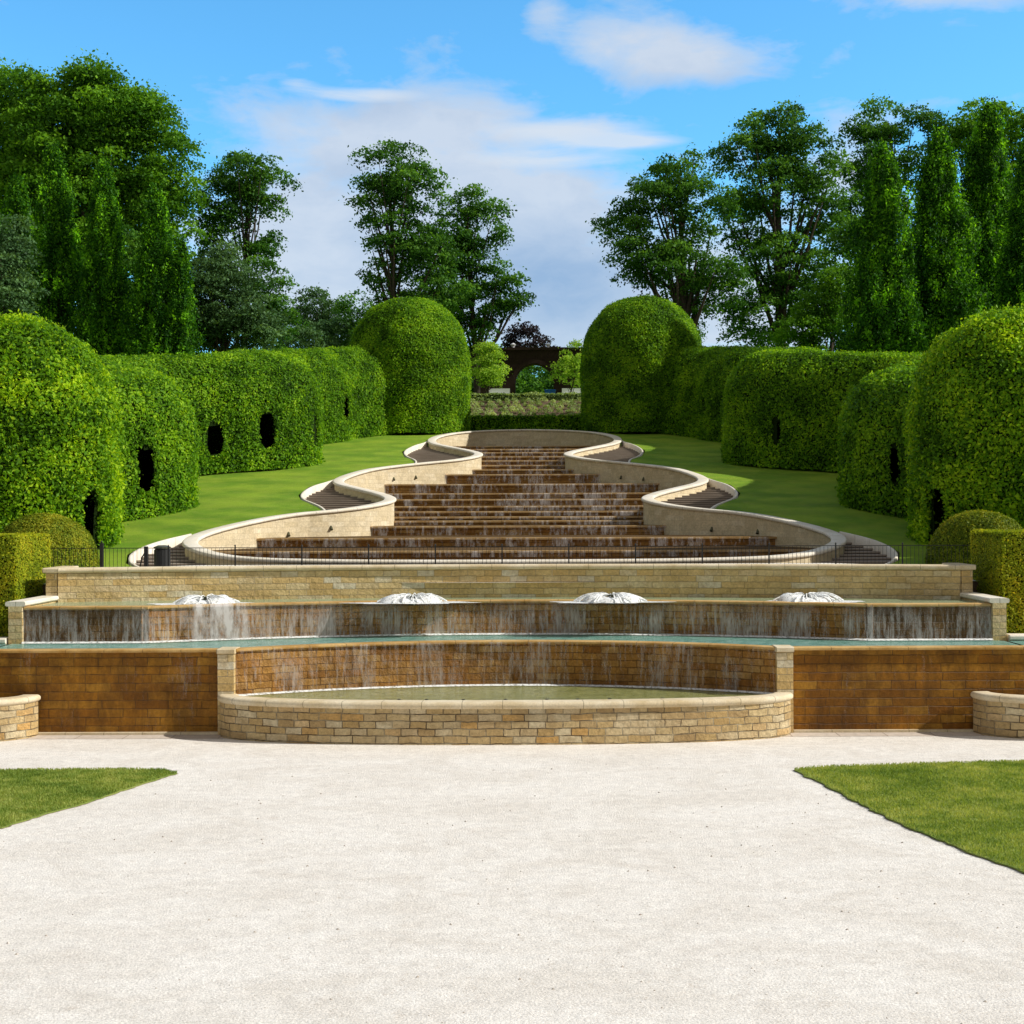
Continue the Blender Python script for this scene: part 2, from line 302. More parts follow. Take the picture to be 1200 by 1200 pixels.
KERBS=[[(39.6,9.8),(40.6,10.9),(42,11.8),(43.5,12.2),(45,12.2),(46.3,11.95),(47.8,11.3)],
       [(53.4,7.5),(54.8,7.9),(55.9,8.4),(57.2,9.05),(59,9.45),(61.8,9.45),(63.5,9.0),(64.8,8.75)],
       [(71.6,5.6),(73.8,5.75),(75.9,6.5),(79,6.95),(82.7,6.7),(84.8,6.2),(86,6.1)]]
def kerb(d):
    k=0
    for K in KERBS:
        K=np.array(K)
        if K[0,0]<=d<=K[-1,0]: k=float(np.interp(d,K[:,0],K[:,1]))
    return k
# ---------------------------------------------------------------- setting
# plaza
mb=MB(); mb.V=[(-600,-400,0),(600,-400,0),(600,32.3,0),(-600,32.3,0)]; mb.F=[(0,1,2,3)]
tag(mb.build('gravel_ground',M['gravel']),kind='structure')
mb=MB(); mb.V=[(-40,31.35,.004),(40,31.35,.004),(40,32.2,.004),(-40,32.2,.004)]; mb.F=[(0,1,2,3)]
tag(mb.build('pavement',M['paving']),kind='structure')
# hill terrain in rows, leaving the cascade and stair flights open
ds=np.concatenate([[38.25],np.arange(38.5,95.2,.25),np.arange(96,110,1.0),[115,125,140,170,220,300,450,700,1100,1800]])
for s,nm in ((-1,'grass_slope'),(1,'grass_slope')):
    V=[];Fc=[]
    for d in ds:
        inner=max(float(half(d))+.05 if 41.8<d<94.3 else 0, kerb(d)+.1 if kerb(d) else 0)
        xs=inner+np.array([0,.15,.35,.7,1.2,2,3,4,5.5,7,9,12,16,22,30,60,150,600,1800])
        for x in xs: V.append((s*x,d,float(tz(d))+(.03*mn.noise(Vector((s*x*.4,d*.4,0))) if d<95 else .3*mn.noise(Vector((x*.1,d*.1,1))))))
    n=19
    for i in range(len(ds)-1):
        for k in range(n-1):
            f=(i*n+k,i*n+k+1,(i+1)*n+k+1,(i+1)*n+k); Fc.append(f if s>0 else f[::-1])
    tag(mesh_obj(nm,V,Fc,M['hill_grass'],smooth=True),kind='structure')
V=[];Fc=[];dd=np.arange(40,96.1,1.0)
for q in dd: V+=[(x,q,float(tz(q))-1.35) for x in (-15,0,15)]
for a in range(len(dd)-1): Fc+=[(3*a,3*a+1,3*a+4,3*a+3),(3*a+1,3*a+2,3*a+5,3*a+4)]
tag(mesh_obj('earth_base',V,Fc,M['soil']),kind='structure')
# terrace path in front of the bowl
V=[];Fc=[];
xs=np.linspace(-13.4,13.4,90)
for x in xs:
    fr=38.0; bk=41.4 if abs(x)<9.6 else 41.4-(abs(x)-9.6)*.2
    V+= [(x,fr,3.22),(x,38.75,3.235),(x,bk,float(tz(bk))+.035)]
for i in range(len(xs)-1): Fc+=[(3*i,3*i+3,3*i+4,3*i+1),(3*i+1,3*i+4,3*i+5,3*i+2)]
tag(mesh_obj('terrace_path',V,Fc,M['gravel']),kind='structure')
# low ground either side of the fountain tiers
for s in (-1,1):
    mb=MB(); a,b_=sorted((s*12.62,s*60)); mb.box(a,b_,32.3,38.3,0.0,1.86); mb.box(a,b_,38.0,38.4,1.86,3.19)
    tag(mb.build('planting_ground',M['soil']),kind='structure')
mb=MB(); mb.box(-12.6,12.6,38.2,38.6,1.0,3.15); tag(mb.build('terrace_base',M['soil']),kind='structure')
# foreground lawns
def roll(px,py): return py+(px-VP)*math.tan(math.radians(.2))
def gp(px,py,z=0.0):
    y=roll(px,py); d=(H-z)*F/(y-600); return (CX+(px-VP)/F*d,d)
lawns=[("trimmed green lawn wedge beside the gravel at the left",[(205,907),(190,903.5),(150,903),(0,904),(-500,907),(-900,990),(-500,1140),(0,971),(50,956),(100,942),(150,925)]),
       ("trimmed green lawn wedge beside the gravel at the right",[(928,903),(960,900),(1200,893),(1900,880),(2300,960),(1800,1290),(1200,1024),(1133,1000),(1093,983),(1050,965),(1000,940),(957,917)])]
def in_poly(x,y,P):
    P=np.asarray(P); c=np.zeros(len(x),bool); j=len(P)-1
    for i in range(len(P)):
        xi,yi=P[i]; xj,yj=P[j]
        k=((yi>y)!=(yj>y))&(x<(xj-xi)*(y-yi)/(yj-yi+1e-12)+xi); c^=k; j=i
    return c
def quads(C,Uv,Wv):
    """rhombus leaves: centres C, half axes Uv and Wv"""
    n=len(C); V=np.empty((n,4,3)); V[:,0]=C-Uv; V[:,1]=C-Wv; V[:,2]=C+Uv; V[:,3]=C+Wv
    return V.reshape(-1,3), np.arange(4*n).reshape(n,4)
for lab,pp in lawns:
    P=[gp(*q) for q in pp]; n=len(P)
    # densify with a slightly ragged edge
    Q=[]
    for i in range(n):
        a=np.array(P[i]); b_=np.array(P[(i+1)%n]); L=np.linalg.norm(b_-a); m=max(1,int(L/.12))
        for k in range(m):
            q=a+(b_-a)*k/m; q=q+np.array([mn.noise(Vector((q[0]*3,q[1]*3,0))),mn.noise(Vector((q[0]*3,q[1]*3,5)))])*.06+rng.normal(0,.012,2); Q.append(q)
    Q=np.array(Q); m=len(Q)
    V=np.vstack([np.column_stack([Q,np.full(m,.026)]),np.column_stack([Q,np.full(m,.0)])]); Fc=[tuple(range(m))]+[(i,(i+1)%m,m+(i+1)%m,m+i) for i in range(m)]
    tag(mesh_obj('lawn',V,Fc,M['grass']),kind='structure')
    # soil edge showing round the turf
    N=normals2d(Q,True); cen=Q.mean(0); sg=np.sign(((Q-cen)*N).sum(1).mean())
    O=Q+N*sg*(.012+.02*rng.random((m,1))); V=np.vstack([np.column_stack([Q,np.full(m,.006)]),np.column_stack([O,np.full(m,.006)])])
    tag(mesh_obj('soil_edge',V,[(i,(i+1)%m,m+(i+1)%m,m+i) for i in range(m)],M['edge_soil']),kind='structure')
    x0,x1=Q[:,0].min(),Q[:,0].max(); s=-1 if x0<0 else 1
    x0,x1=(max(x0,-13),x1) if s<0 else (x0,min(x1,13))
    K=260000; x=rng.uniform(x0,x1,K); y=rng.uniform(Q[:,1].min(),Q[:,1].max(),K); k=in_poly(x,y,Q)&(y>18); x=x[k]; y=y[k]; n=len(x)
    a=rng.uniform(0,6.28,n); h=rng.uniform(.012,.032,n); C=np.column_stack([x,y,.026+h])
    lean=np.column_stack([rng.normal(0,.4,n),rng.normal(0,.4,n),np.ones(n)])*h[:,None]; W=np.column_stack([np.cos(a),np.sin(a),np.zeros(n)])*.007
    V,Fq=quads(C,lean,W); tag(mesh_obj('grass',V,Fq,M['blade'],shade=rng.normal(.5,.17,n)+np.array([.55*mn.noise(Vector((a_*.7,b2*1.1,2)))+.4*mn.noise(Vector((a_*3.,b2*3.,7))) for a_,b2 in zip(x,y)])),lab.replace('lawn wedge','grass blades').replace('beside the gravel','on the lawn'),'grass',kind='stuff')
# loose stones on the gravel
mb=MB()
for i in range(650):
    y=9+19*random.random()**1.3; x=random.uniform(-.55,.55)*y*.8; r=random.choice([.008,.010,.012,.016,.024]); a=random.random()*3
    k=len(mb.V); mb.V+=[(x+r*math.cos(a+j*1.57)*random.uniform(.6,1.2),y+r*math.sin(a+j*1.57)*random.uniform(.6,1.2),.001) for j in range(4)]+[(x,y,r*.8)]
    mb.F+=[(k+j,k+(j+1)%4,k+4) for j in range(4)]
t=NT('stones'); M['stones']=t.out(t.mix(t.noise(t.pos(),3,3,.8),(.26,.21,.17),(.66,.6,.53)),.9)
tag(mb.build('loose_stones',M['stones']),'small loose stones scattered over the pale gravel','stones',kind='stuff')
# ---------------------------------------------------------------- front tier
def curtain_obj(name,path,zt,zb,mat,parent,off,fl=.03):
    return sweep(name,path,[(off,zt),(off+fl*.6,zt-.04),(off+fl,zb)],M[mat],parent,closed_prof=False)
def foam_line(path,z,parent,w=.10,off=0.08):
    P=np.asarray(path); return sweep('foam',P,[(off,z+.012),(off+w*.4,z+.05),(off+w,z+.012)],M['foam'],parent,closed_prof=False,smooth=True)
Zf=1.99
for s in (-1,1):
    side='left' if s<0 else 'right'
    a,b_=sorted((s*6.72,s*40)); P=np.array([(a,32.0),(b_,32.0)]) ; P=np.column_stack([np.linspace(a,b_,60),np.full(60,32.0)])
    root=thing('water_wall',f'tall brown wet stone wall between the round basins on the {side}','wall',((a+b_)/2,32,0),'brown wet walls beside the central basin')
    if s<0: P=P  # path runs +x so the right-hand normal points to the camera
    sweep('wall',P,rect(-.3,0,0,Zf-.06),M['wet_stone'],root)
    sweep('ledge',P,coping_prof(-.32,.06,Zf-.07,Zf,.018),M['ledge'],root)
    sweep('sill',P,rect(0,.10,0,.06),M['coping'],root)
    curtain_obj('water_film',P,Zf-.02,.06,'curtain_film',root,.065)
# centre concave wall
PC=arc_path(-6.35,6.35,32.05,33.85)
root=thing('curved_water_wall','curved wet stone wall behind the central basin with water running down it','wall',(0,33.8,0))
sweep('wall',PC,rect(-.3,0,.5,Zf-.06),M['wet_lit'],root); sweep('ledge',PC,coping_prof(-.32,.06,Zf-.07,Zf,.018),M['ledge'],root)
curtain_obj('water_curtain',PC,Zf-.02,.88,'curtain_thin',root,.065); foam_line(PC,.885,root)
for s in (-1,1):
    side='left' if s<0 else 'right'
    mb=MB(); mb.box(s*6.53-.19,s*6.53+.19,31.86,32.5,0,Zf-.09); root=thing('stone_pier',f'pale stone pier at the {side} end of the central basin','pier',(s*6.53,32.1,0),'piers flanking the central basin')
    sweep('shaft',[(s*6.53-.19,31.87),(s*6.53+.19,31.87)],rect(-.6,0,0,Zf-.1),M['tier_stone'],root)
    sweep('cap',[(s*6.53-.21,31.85),(s*6.53+.21,31.85)],coping_prof(-.62,0,Zf-.1,Zf+.015,.02),M['coping'],root)
def basin_path(cx,a,b,d0,n=90,e=2.35):
    th=np.linspace(math.pi,0,n); c=np.cos(th); s_=np.sin(th)
    return np.column_stack([cx+a*np.sign(c)*np.abs(c)**(2/e), d0-b*np.abs(s_)**(2/e)])
def basin(cx,a,b,label):
    root=thing('round_basin',label,'basin',(cx,31.2,0),'low stone basins along the foot of the wall')
    P=basin_path(cx,a,b,31.93)
    sweep('basin_wall',P,rect(-.38,-.03,0,.80),M['basin_stone'],root)
    sweep('coping',P,coping_prof(-.45,.03,.80,.955,.05),M['coping'],root,smooth=True)
    return P
Pb=basin(0,6.68,1.60,'wide low stone basin with pale coping in the middle of the terrace')
for s in (-1,1):
    basin(s*15.0,4.1,1.5,'low stone basin cut off by the %s edge of the photo'%('left' if s<0 else 'right'))
    mb=MB(); PP=basin_path(s*15,3.85,1.3,31.93,40); 
    tag(mesh_obj('water',[(x,y,.83) for x,y in PP],[tuple(range(len(PP)))],M['olive_water']),kind='structure')
def strip(name,A,B,z,mat,n=2):
    """sheet between two plan paths"""
    A=np.asarray(A);B=np.asarray(B);m=len(A);V=[]
    for k in range(n):
        f=k/(n-1); q=A*(1-f)+B*f; V+= [(x,y,z) for x,y in q]
    Fc=[(k*m+i,k*m+i+1,(k+1)*m+i+1,(k+1)*m+i) for k in range(n-1) for i in range(m-1)]
    return tag(mesh_obj(name,V,Fc,M[mat]),kind='structure')
xs=np.linspace(-6.3,6.3,80); fy=np.interp(xs,basin_path(0,6.45,1.4,31.93)[:,0],basin_path(0,6.45,1.4,31.93)[:,1]); by=np.interp(xs,PC[:,0],PC[:,1])+.02
strip('water',np.column_stack([xs,fy]),np.column_stack([xs,by]),.885,'olive_water')
# ripples of jets in the basin: small bronze nozzles standing along the front of the basin water
for i,px in enumerate([468,500,543,592,640,676,713,775]):
    x=CX+(px-VP)/F*31.4; mb=MB(); y=31.15+.3*(abs(x)/6)**2; mb.tube([(x,y,.83),(x,y,.905),(x,y,.915)],[.035,.035,.05],8); mb.tube([(x,y,.915),(x,y,.925)],[.02,.008],8)
    o=mb.build('water_nozzle',M['bronze'],origin=(x,y,.83)); tag(o,'small dark nozzle standing just above the water inside the middle basin','nozzle','row of nozzles in the basin water')
# ---------------------------------------------------------------- tier two
Z2=2.84
P2=arc_path(-9.2,9.2,34.3,36.35); wl=np.array([(-12.15,34.4),(-9.35,34.4)])
# pool between front wall and tier two
xs=np.linspace(-40,40,320); f=np.where(np.abs(xs)<6.35,np.interp(xs,PC[:,0],PC[:,1]),32.1); b_=np.where(np.abs(xs)<9.2,np.interp(xs,P2[:,0],P2[:,1]),34.45)
k=np.abs(xs)<12.5
strip('water',np.column_stack([xs[k],f[k]]),np.column_stack([xs[k],b_[k]]),1.92,'teal_water')
root=thing('curved_tier_wall','lower of the two long curved walls, wet brown with white water streaming over','wall',(0,35.5,1.9),None)
sweep('wall',P2,rect(-.3,0,1.4,Z2-.06),M['wet_lit'],root,zb=0); sweep('ledge',P2,coping_prof(-.32,.06,Z2-.07,Z2,.018),M['ledge'],root)
curtain_obj('water_curtain',P2,Z2-.02,1.96,'curtain',root,.065); foam_line(P2,1.925,root,.14)
for s in (-1,1):
    a,b_=sorted((s*9.02,s*12.15)); P=np.column_stack([np.linspace(a,b_,12),np.full(12,34.32)])
    side='left' if s<0 else 'right'
    w=thing('wing_wall',f'short straight shaded wet wall with streaming water at the {side} end of the lower long tier','wall',((a+b_)/2,34.4,1.9),'straight ends of the lower tier')
    sweep('wall',P,rect(-.3,0,1.4,Z2-.06),M['shaded_wing_stone'],w); sweep('ledge',P,coping_prof(-.32,.06,Z2-.07,Z2+.004,.018),M['ledge'],w)
    curtain_obj('water_curtain',P,Z2-.02,1.96,'curtain',w,.065); foam_line(P,1.925,w,.12)
    # side parapet
    w=thing('side_parapet',f'pale coped stone parapet enclosing the upper pool on the {side}','wall',(s*12.3,35.4,1.9),'parapets at both ends of the pools')
    a,b_=(s*12.15,s*12.5) ; P=np.array([(s*12.33,34.2),(s*12.33,37.0)])
    sweep('wall',P,rect(-.17,.17,1.3,2.86),M['tier_stone'],w); sweep('coping',P,coping_prof(-.25,.25,2.86,2.98,.03),M['pale_coping'],w)
    # low kerb at the end of the lower pool
    P=np.array([(s*12.55,34.2),(s*20,34.2)]) if s>0 else np.array([(s*20,34.2),(s*12.55,34.2)])
    w=thing('pool_kerb',f'low pale kerb stone running off past the clipped hedge on the {side}','kerb',(s*14,34.2,1.9),'kerbs at both ends of the lower pool')
    sweep('kerb_stone',P,coping_prof(-.35,.1,1.93,2.07,.04),M['pale_coping'],w)
    sweep('kerb_base',P,rect(-.3,.04,1.2,1.93),M['tier_stone'],w)
    tag(mesh_obj('water',[(s*12.5,32.1,1.92),(s*40,32.1,1.92),(s*40,34.2,1.92),(s*12.5,34.2,1.92)],[(0,1,2,3)],M['teal_water']),kind='structure')
# ---------------------------------------------------------------- tier three
Z3=3.72
P3=arc_path(-12.1,12.1,36.6,38.1,70)
M['upper_water']=water('upper_pool_water',(.20,.30,.17),(.42,.46,.30),.12,5,.5)
xs=np.linspace(-12.15,12.15,200); f=np.where(np.abs(xs)<9.2,np.interp(xs,P2[:,0],P2[:,1]),34.4); b_=np.interp(xs,P3[:,0],P3[:,1])
strip('water',np.column_stack([xs,f+.05]),np.column_stack([xs,b_+.05]),2.80,'upper_water')
root=thing('curved_tier_wall','topmost of the long curved walls, dry honey stone with pale coping below the fence','wall',(0,37.5,2.8))
sweep('wall',P3,rect(-.35,0,2.3,Z3-.13),M['tier_stone'],root); sweep('coping',P3,coping_prof(-.42,.07,Z3-.13,Z3,.04),M['coping'],root,smooth=True)
for s in (-1,1):
    for q in (0,):
        w=thing('stone_pier','plain stone pier closing the %s end of the topmost long wall'%('left' if s<0 else 'right'),'pier',(s*12.28,36.7,2.8),'piers ending the topmost wall')
        sweep('shaft',[(s*12.28-.15,36.62),(s*12.28+.15,36.62)],rect(-1.5,0,2.2,Z3-.132),M['tier_stone'],w)
        sweep('cap',[(s*12.28-.22,36.55),(s*12.28+.22,36.55)],coping_prof(-1.6,0,Z3-.132,Z3+.003,.03),M['coping'],w)
# fountains
def fountain(px,lab,open_=0.0,splash=0,big=1.0):
    d=35.95-.25*((px-594)/360)**2*1.0; x=CX+(px-VP)/F*d; z=2.80; root=thing('water_jet',lab,'fountain',(x,d,z),'bell fountains along the upper pool')
    rr=random.Random(int(px)); mb=MB()
    n=34
    for i in range(n):
        a=2*math.pi*i/n+rr.uniform(-.2,.2); R=rr.uniform(.5,1.0)*big; hh=rr.uniform(.05,.15); r0=.05
        pts=[];
        for k in range(8):
            u=k/7; r=r0+(R-r0)*u; zz=z+.04+hh*4*(u*(1-u))*(1.0 if u<.5 else 1)+.12*(1-u)
            pts.append((x+r*math.cos(a),d+r*math.sin(a)*.75,zz))
        mb.tube(pts,[.006,.008,.011,.014,.016,.02,.022,.024],5,False)
    mb.build('jets',M['foam'],root,smooth=True)
    # bell shaped sheet
    V=[];Fc=[];na=48
    for k in range(9):
        u=k/8; r=(.08+.74*u)*big
        for j in range(na):
            a=2*math.pi*j/na; w=1+.20*mn.noise(Vector((math.cos(a)*1.6+px,math.sin(a)*1.6,k*.3)))
            V.append((x+r*w*math.cos(a),d+.75*r*w*math.sin(a),z+.02+.15*4*(u**.85)*(1-u**.85)*w*(1+.35*math.cos(2*a))+.02*(1-u)))
    for k in range(8):
        for j in range(na): Fc.append((k*na+j,k*na+(j+1)%na,(k+1)*na+(j+1)%na,(k+1)*na+j))
    mesh_obj('water_bell',V,Fc,M['foam'],root,smooth=True)
    mb=MB(); mb.tube([(x,d,z-.05),(x,d,z+.08),(x,d,z+.14),(x,d,z+.2)],[.1,.05,.07,.14],10); mb.build('nozzle',M['bronze'],root)
    V=[(x,d,z+.03)];n=60
    for j in range(n):
        a=2*math.pi*j/n; r=(1.25+.5*mn.noise(Vector((math.cos(a)*2+px,math.sin(a)*2,0))))*big; V.append((x+r*1.25*math.cos(a),d+min(.62,r*.5)*math.sin(a),z+.012))
    mesh_obj('foam_patch',V,[(0,1+j,1+(j+1)%n) for j in range(n)],M['foam'],root)
fountain(241,'bell of white water with spray spilling over the wall, farthest left of the four'); fountain(483,'second white water bell from the left with a dark nozzle showing')
fountain(716,'third white water bell from the left, low and round'); fountain(944,'white water bell nearest the right end of the upper pool')
k=(P2[:,0]>-8.3)&(P2[:,0]<-6.3)
# splash over the ledge beside the first fountain
PS=P2.copy(); fine=np.linspace(-8.2,-6.45,20); PSf=np.column_stack([fine,np.interp(fine,P2[:,0],P2[:,1])])
o=sweep('splash_sheet',PSf,[(.07,Z2+.02),(.13,Z2-.05),(.16,2.35),(.17,1.97)],M['splash'],None,closed_prof=False); tag(o,'white splash tumbling over the wall under the leftmost fountain','splash')
# ---------------------------------------------------------------- serpentine wall
root=thing('serpentine_wall','pale stone wall snaking in mirrored curves up both sides of the cascade','wall',(0,41.8,3.2))
zl=rimz(LOOP[:,1])
sweep('wall',LOOP,rect(-.17,.17,-1.9,-.13),M['pale_stone'],root,zb=zl,loop=True)
sweep('coping',LOOP,coping_prof(-.26,.26,-.13,0,.04),M['pale_coping'],root,zb=zl,loop=True,smooth=True)
# spouts on the inner walls
for (px,py,d) in [(478,560,70.0),(513,558,71.2),(395,617,53.2),(353,624,52),(723,559,71.6),(751,561,70.4),(825,620,53.0),(865,623,51.5)]:
    x,_,z=at(px,py,d); s=-1 if x<0 else 1; hx=float(half(d))*s; mb=MB(); mb.tube([(hx,d+.1,z),(hx-s*.12,d-.12,z+.02),(hx-s*.16,d-.2,z-.10)],[.05,.05,.06],8)
    tag(mb.build('water_spout',M['bronze'],origin=(hx,d,z)),'small dark spout sticking out of the pale cascade wall','spout','spouts along the cascade walls')
# ---------------------------------------------------------------- weirs
WE=[(46.6,3.86),(50.5,4.23),(54.6,4.62),(56.6,4.82),(58.3,4.98),(60.2,5.21),(62.2,5.45),(64.2,5.78),(66.3,6.09),(69.4,6.60),(72.6,7.18),(74.6,7.50),(76.5,7.80),(78.6,8.14),(80.8,8.46),(83.0,8.80),(85.6,9.12),(88.5,9.45)]
root=thing('stepped_cascade','long flight of brown wet stone weirs with water tumbling down between pale walls','cascade',(0,44,3.2))
for i,(d,z) in enumerate(WE):
    h=float(half(d))-.12; zp=WE[i-1][1] if i else 3.62; n=max(12,int(h*6)); xs=np.linspace(-h,h,n)
    P=np.column_stack([xs,np.full(n,d)])
    w=sweep('weir',P,rect(-.35,0,zp-.35,z-.05),M['wet_dark'],root)
    sweep('lip',P,coping_prof(-.37,.10,z-.08,z+.012,.015),M['weir_ledge'],w) if False else None
    o=sweep('lip',P,coping_prof(-.37,.10,z-.08,z+.012,.015),M['weir_ledge'],root); o.parent=w; o.matrix_parent_inverse=Matrix.Identity(4); 
    c=curtain_obj('water_curtain',P,z,zp+.03,'curtain_weir',root,.10); c.parent=w
    # pool behind this weir
    d2=WE[i+1][0] if i+1<len(WE) else 94.2; m=max(3,int((d2-d)/.3)); V=[];Fc=[]
    dd=np.linspace(d+.05,d2+.05,m)
    for q in dd:
        hh=max(.01,float(half(q))-.1); V+=[(-hh,q,z+.02),(-hh/2,q,z+.02),(0,q,z+.02),(hh/2,q,z+.02),(hh,q,z+.02)]
    for a in range(m-1):
        for k in range(4): Fc.append((a*5+k,a*5+k+1,a*5+5+k+1,a*5+5+k))
    tag(mesh_obj('water',V,Fc,M['brown_water']),kind='structure')
V=[];Fc=[];dd=np.linspace(41.85,46.65,24)
for q in dd:
    hh=max(.5,float(half(q))-.1); V+=[(-hh,q,3.5),(0,q,3.5),(hh,q,3.5)]
for a in range(23):
    for k in range(2): Fc.append((a*3+k,a*3+k+1,a*3+3+k+1,a*3+3+k))
tag(mesh_obj('water',V,Fc,M['brown_water']),kind='structure')
# ---------------------------------------------------------------- stair flights
M['step']=coping_mat('worn_step_stone',(.58,.48,.39),(.76,.67,.57))
t=NT('step_riser'); M['riser']=t.out(t.mix(t.noise(t.pos(),6,5,.7),(.10,.075,.055),(.2,.16,.12)),.9)
names=['lowest stone stair flight beside the bowl','middle crescent of stone steps outside the waist','top small crescent of stone steps near the summit']
for s in (-1,1):
    for K,nm in zip(KERBS,names):
        K=np.array(K); d0,d1=K[0,0],K[-1,0]; side='left' if s<0 else 'right'
        root=thing('stone_staircase',f'{nm}, on the {side} of the cascade','stairs',(s*float(K[:,1].mean()),float(d0),float(tz(d0))),'crescent stair flights beside the cascade')
        st=.62; nst=int((d1-d0)/st)
        for i in range(nst):
            a=d0+i*st; b_=a+st; zt=float(tz(b_))-.33; V=[];
            mb=MB(); m=6
            fx=[]; 
            for q in np.linspace(a-.05,b_+.05,m):
                k=kerb(min(max(q,d0),d1)); hi=float(half(q)); 
                if 41.7<q: inn=hi+.12
                else: inn=max(k-3.2,5)
                fx.append((q,min(inn,k-.02),k))
            for q,i0,k in fx: V+=[(s*i0,q,zt),(s*k,q,zt)]
            Fc=[(2*j,2*j+1,2*j+3,2*j+2) for j in range(m-1)]
            b0=len(V); V+=[(s*fx[0][1],fx[0][0],zt-.05),(s*fx[0][2],fx[0][0],zt-.05)]; Fc.append((0,1,b0+1,b0))
            sp=mesh_obj('step',V,Fc,M['step'],root)
            V=[(s*fx[0][1],fx[0][0]+.03,zt-.05),(s*fx[0][2],fx[0][0]+.03,zt-.05),(s*fx[0][2],fx[0][0]+.03,zt-.3),(s*fx[0][1],fx[0][0]+.03,zt-.3)]
            r=mesh_obj('riser',V,[(0,1,2,3)],M['riser'],root); r.parent=sp
        KP=smooth_path([(s*x,d) for d,x in K],.3,2)
        sweep('kerb',KP,coping_prof(-.05,.05,-.75,.04,.015),M['pale_coping'],root,zb=tz(KP[:,1]),smooth=True)
# ---------------------------------------------------------------- fence
FZ=3.22; root=thing('iron_fence','black iron railing standing along the terrace above the top wall','fence',(0,38.7,FZ))
px0=[119+78.2*i for i in range(-1,14)]
xsf=[CX+(p-VP)/F*38.75 for p in px0]
xsf[0]=-13.2; xsf[-1]=13.2
for i,x in enumerate(xsf):
    mb=MB(); r=.045 if i==1 else .018; hh=1.12 if i==1 else 1.0
    mb.box(x-r,x+r,38.75-r,38.75+r,FZ,FZ+hh); mb.tube([(x,38.75,FZ+hh),(x,38.75,FZ+hh+.03),(x,38.75,FZ+hh+.07)],[.012,.03,.005],6); mb.build('post',M['iron'],root)
for a,b_ in zip(xsf[:-1],xsf[1:]):
    mb=MB(); mb.box(a+.02,b_-.02,38.74,38.76,FZ+.965,FZ+.985); mb.box(a+.02,b_-.02,38.74,38.76,FZ+.10,FZ+.125)
    n=int((b_-a)/.11)
    for k in range(1,n):
        x=a+(b_-a)*k/n; mb.box(x-.0045,x+.0045,38.745,38.754,FZ+.1,FZ+.96)
    mb.build('railing_panel',M['iron'],root)
x,_,_=at(190,650,40.2); mb=MB(); mb.tube([(x,40.2,3.35),(x,40.2,3.38),(x,40.2,4.1),(x,40.2,4.14)],[.2,.24,.24,.2],14); 
bn=thing('litter_bin','dark round litter bin at the foot of the left steps','bin',(x,40.2,3.35)); mb.build('body',M['iron'],bn)
mb=MB(); mb.tube([(x,40.2,4.14),(x,40.2,4.19),(x,40.2,4.24)],[.25,.25,.12],14); mb.build('lid',M['bronze'],bn)
x,_,_=at(171,650,39.6); gt=thing('gate_post','slim black gate post with a curved brace by the left steps','post',(x,39.6,3.3))
mb=MB(); mb.box(x-.05,x+.05,39.55,39.65,3.3,4.22); mb.build('post',M['iron'],gt); mb=MB(); mb.tube([(x,39.6,4.1),(x-.12,39.6,3.9),(x-.18,39.6,3.6),(x-.28,39.6,3.35)],.02,6); mb.build('brace',M['iron'],gt)
# ---------------------------------------------------------------- foliage tools
def unit(v): return v/np.maximum(np.linalg.norm(v,axis=1),1e-9)[:,None]
def leaves(C,N,size,align=.6,aspect=.55,sj=.3,up=None):
    n=len(C); N=unit(unit(N)*align+rng.normal(0,1,(n,3))*(1-align)); R=rng.normal(0,1,(n,3))
    if up is not None: R=R*(1-up)+np.array([0,0,1.])*up*2
    U=unit(R-N*(R*N).sum(1)[:,None]); W=np.cross(N,U); s=size*(1+sj*rng.normal(0,1,n)).clip(.45,1.8)
    return quads(C,U*s[:,None]*.5,W*s[:,None]*.5*aspect)
def surf_sample(V,Fq,n):
    """random points with normals on a quad mesh"""
    A=V[Fq[:,0]];B=V[Fq[:,1]];Cc=V[Fq[:,2]];D=V[Fq[:,3]]
    nr=np.cross(Cc-A,D-B); ar=np.linalg.norm(nr,axis=1)+1e-9; k=rng.choice(len(Fq),n,p=ar/ar.sum()); u=rng.random(n)[:,None]; v=rng.random(n)[:,None]
    P=(A[k]*(1-u)+B[k]*u)*(1-v)+(D[k]*(1-u)+Cc[k]*u)*v; return P, nr[k]/ar[k][:,None]
def lump(V,N,amp,sc):
    out=V.copy()
    for i in range(len(V)):
        p=Vector(V[i]*sc); out[i]+=N[i]*amp*(mn.noise(p)+.5*mn.noise(p*2.3)+.25*mn.noise(p*5))
    return out
def hedge_body(name,label,cat,group,V,Fq,Nv,mat,coremat,nleaf,size,base,hole=None,amp=.16,align=.5,depth=.12):
    """hedge = woody shell (with any openings cut) and a skin of leaves"""
    V=lump(V,Nv,amp,.9); root=thing(name,label,cat,base,group)
    if hole is not None:
        Cq=V[Fq].mean(1); keep=~hole(Cq); Fk=Fq[keep]
    else: Fk=Fq
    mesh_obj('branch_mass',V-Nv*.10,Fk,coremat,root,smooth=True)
    P,N=surf_sample(V,Fq,nleaf)
    if hole is not None: k=~hole(P); P=P[k];N=N[k]
    P=P+N*rng.normal(0,depth*.5,(len(P),1)); LV,LF=leaves(P,N,size,align)
    # sprigs that stand proud here and there
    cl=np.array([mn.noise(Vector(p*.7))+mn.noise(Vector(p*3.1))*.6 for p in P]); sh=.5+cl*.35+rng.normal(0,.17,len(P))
    mesh_obj('foliage',LV,LF,mat,root,shade=sh); return root
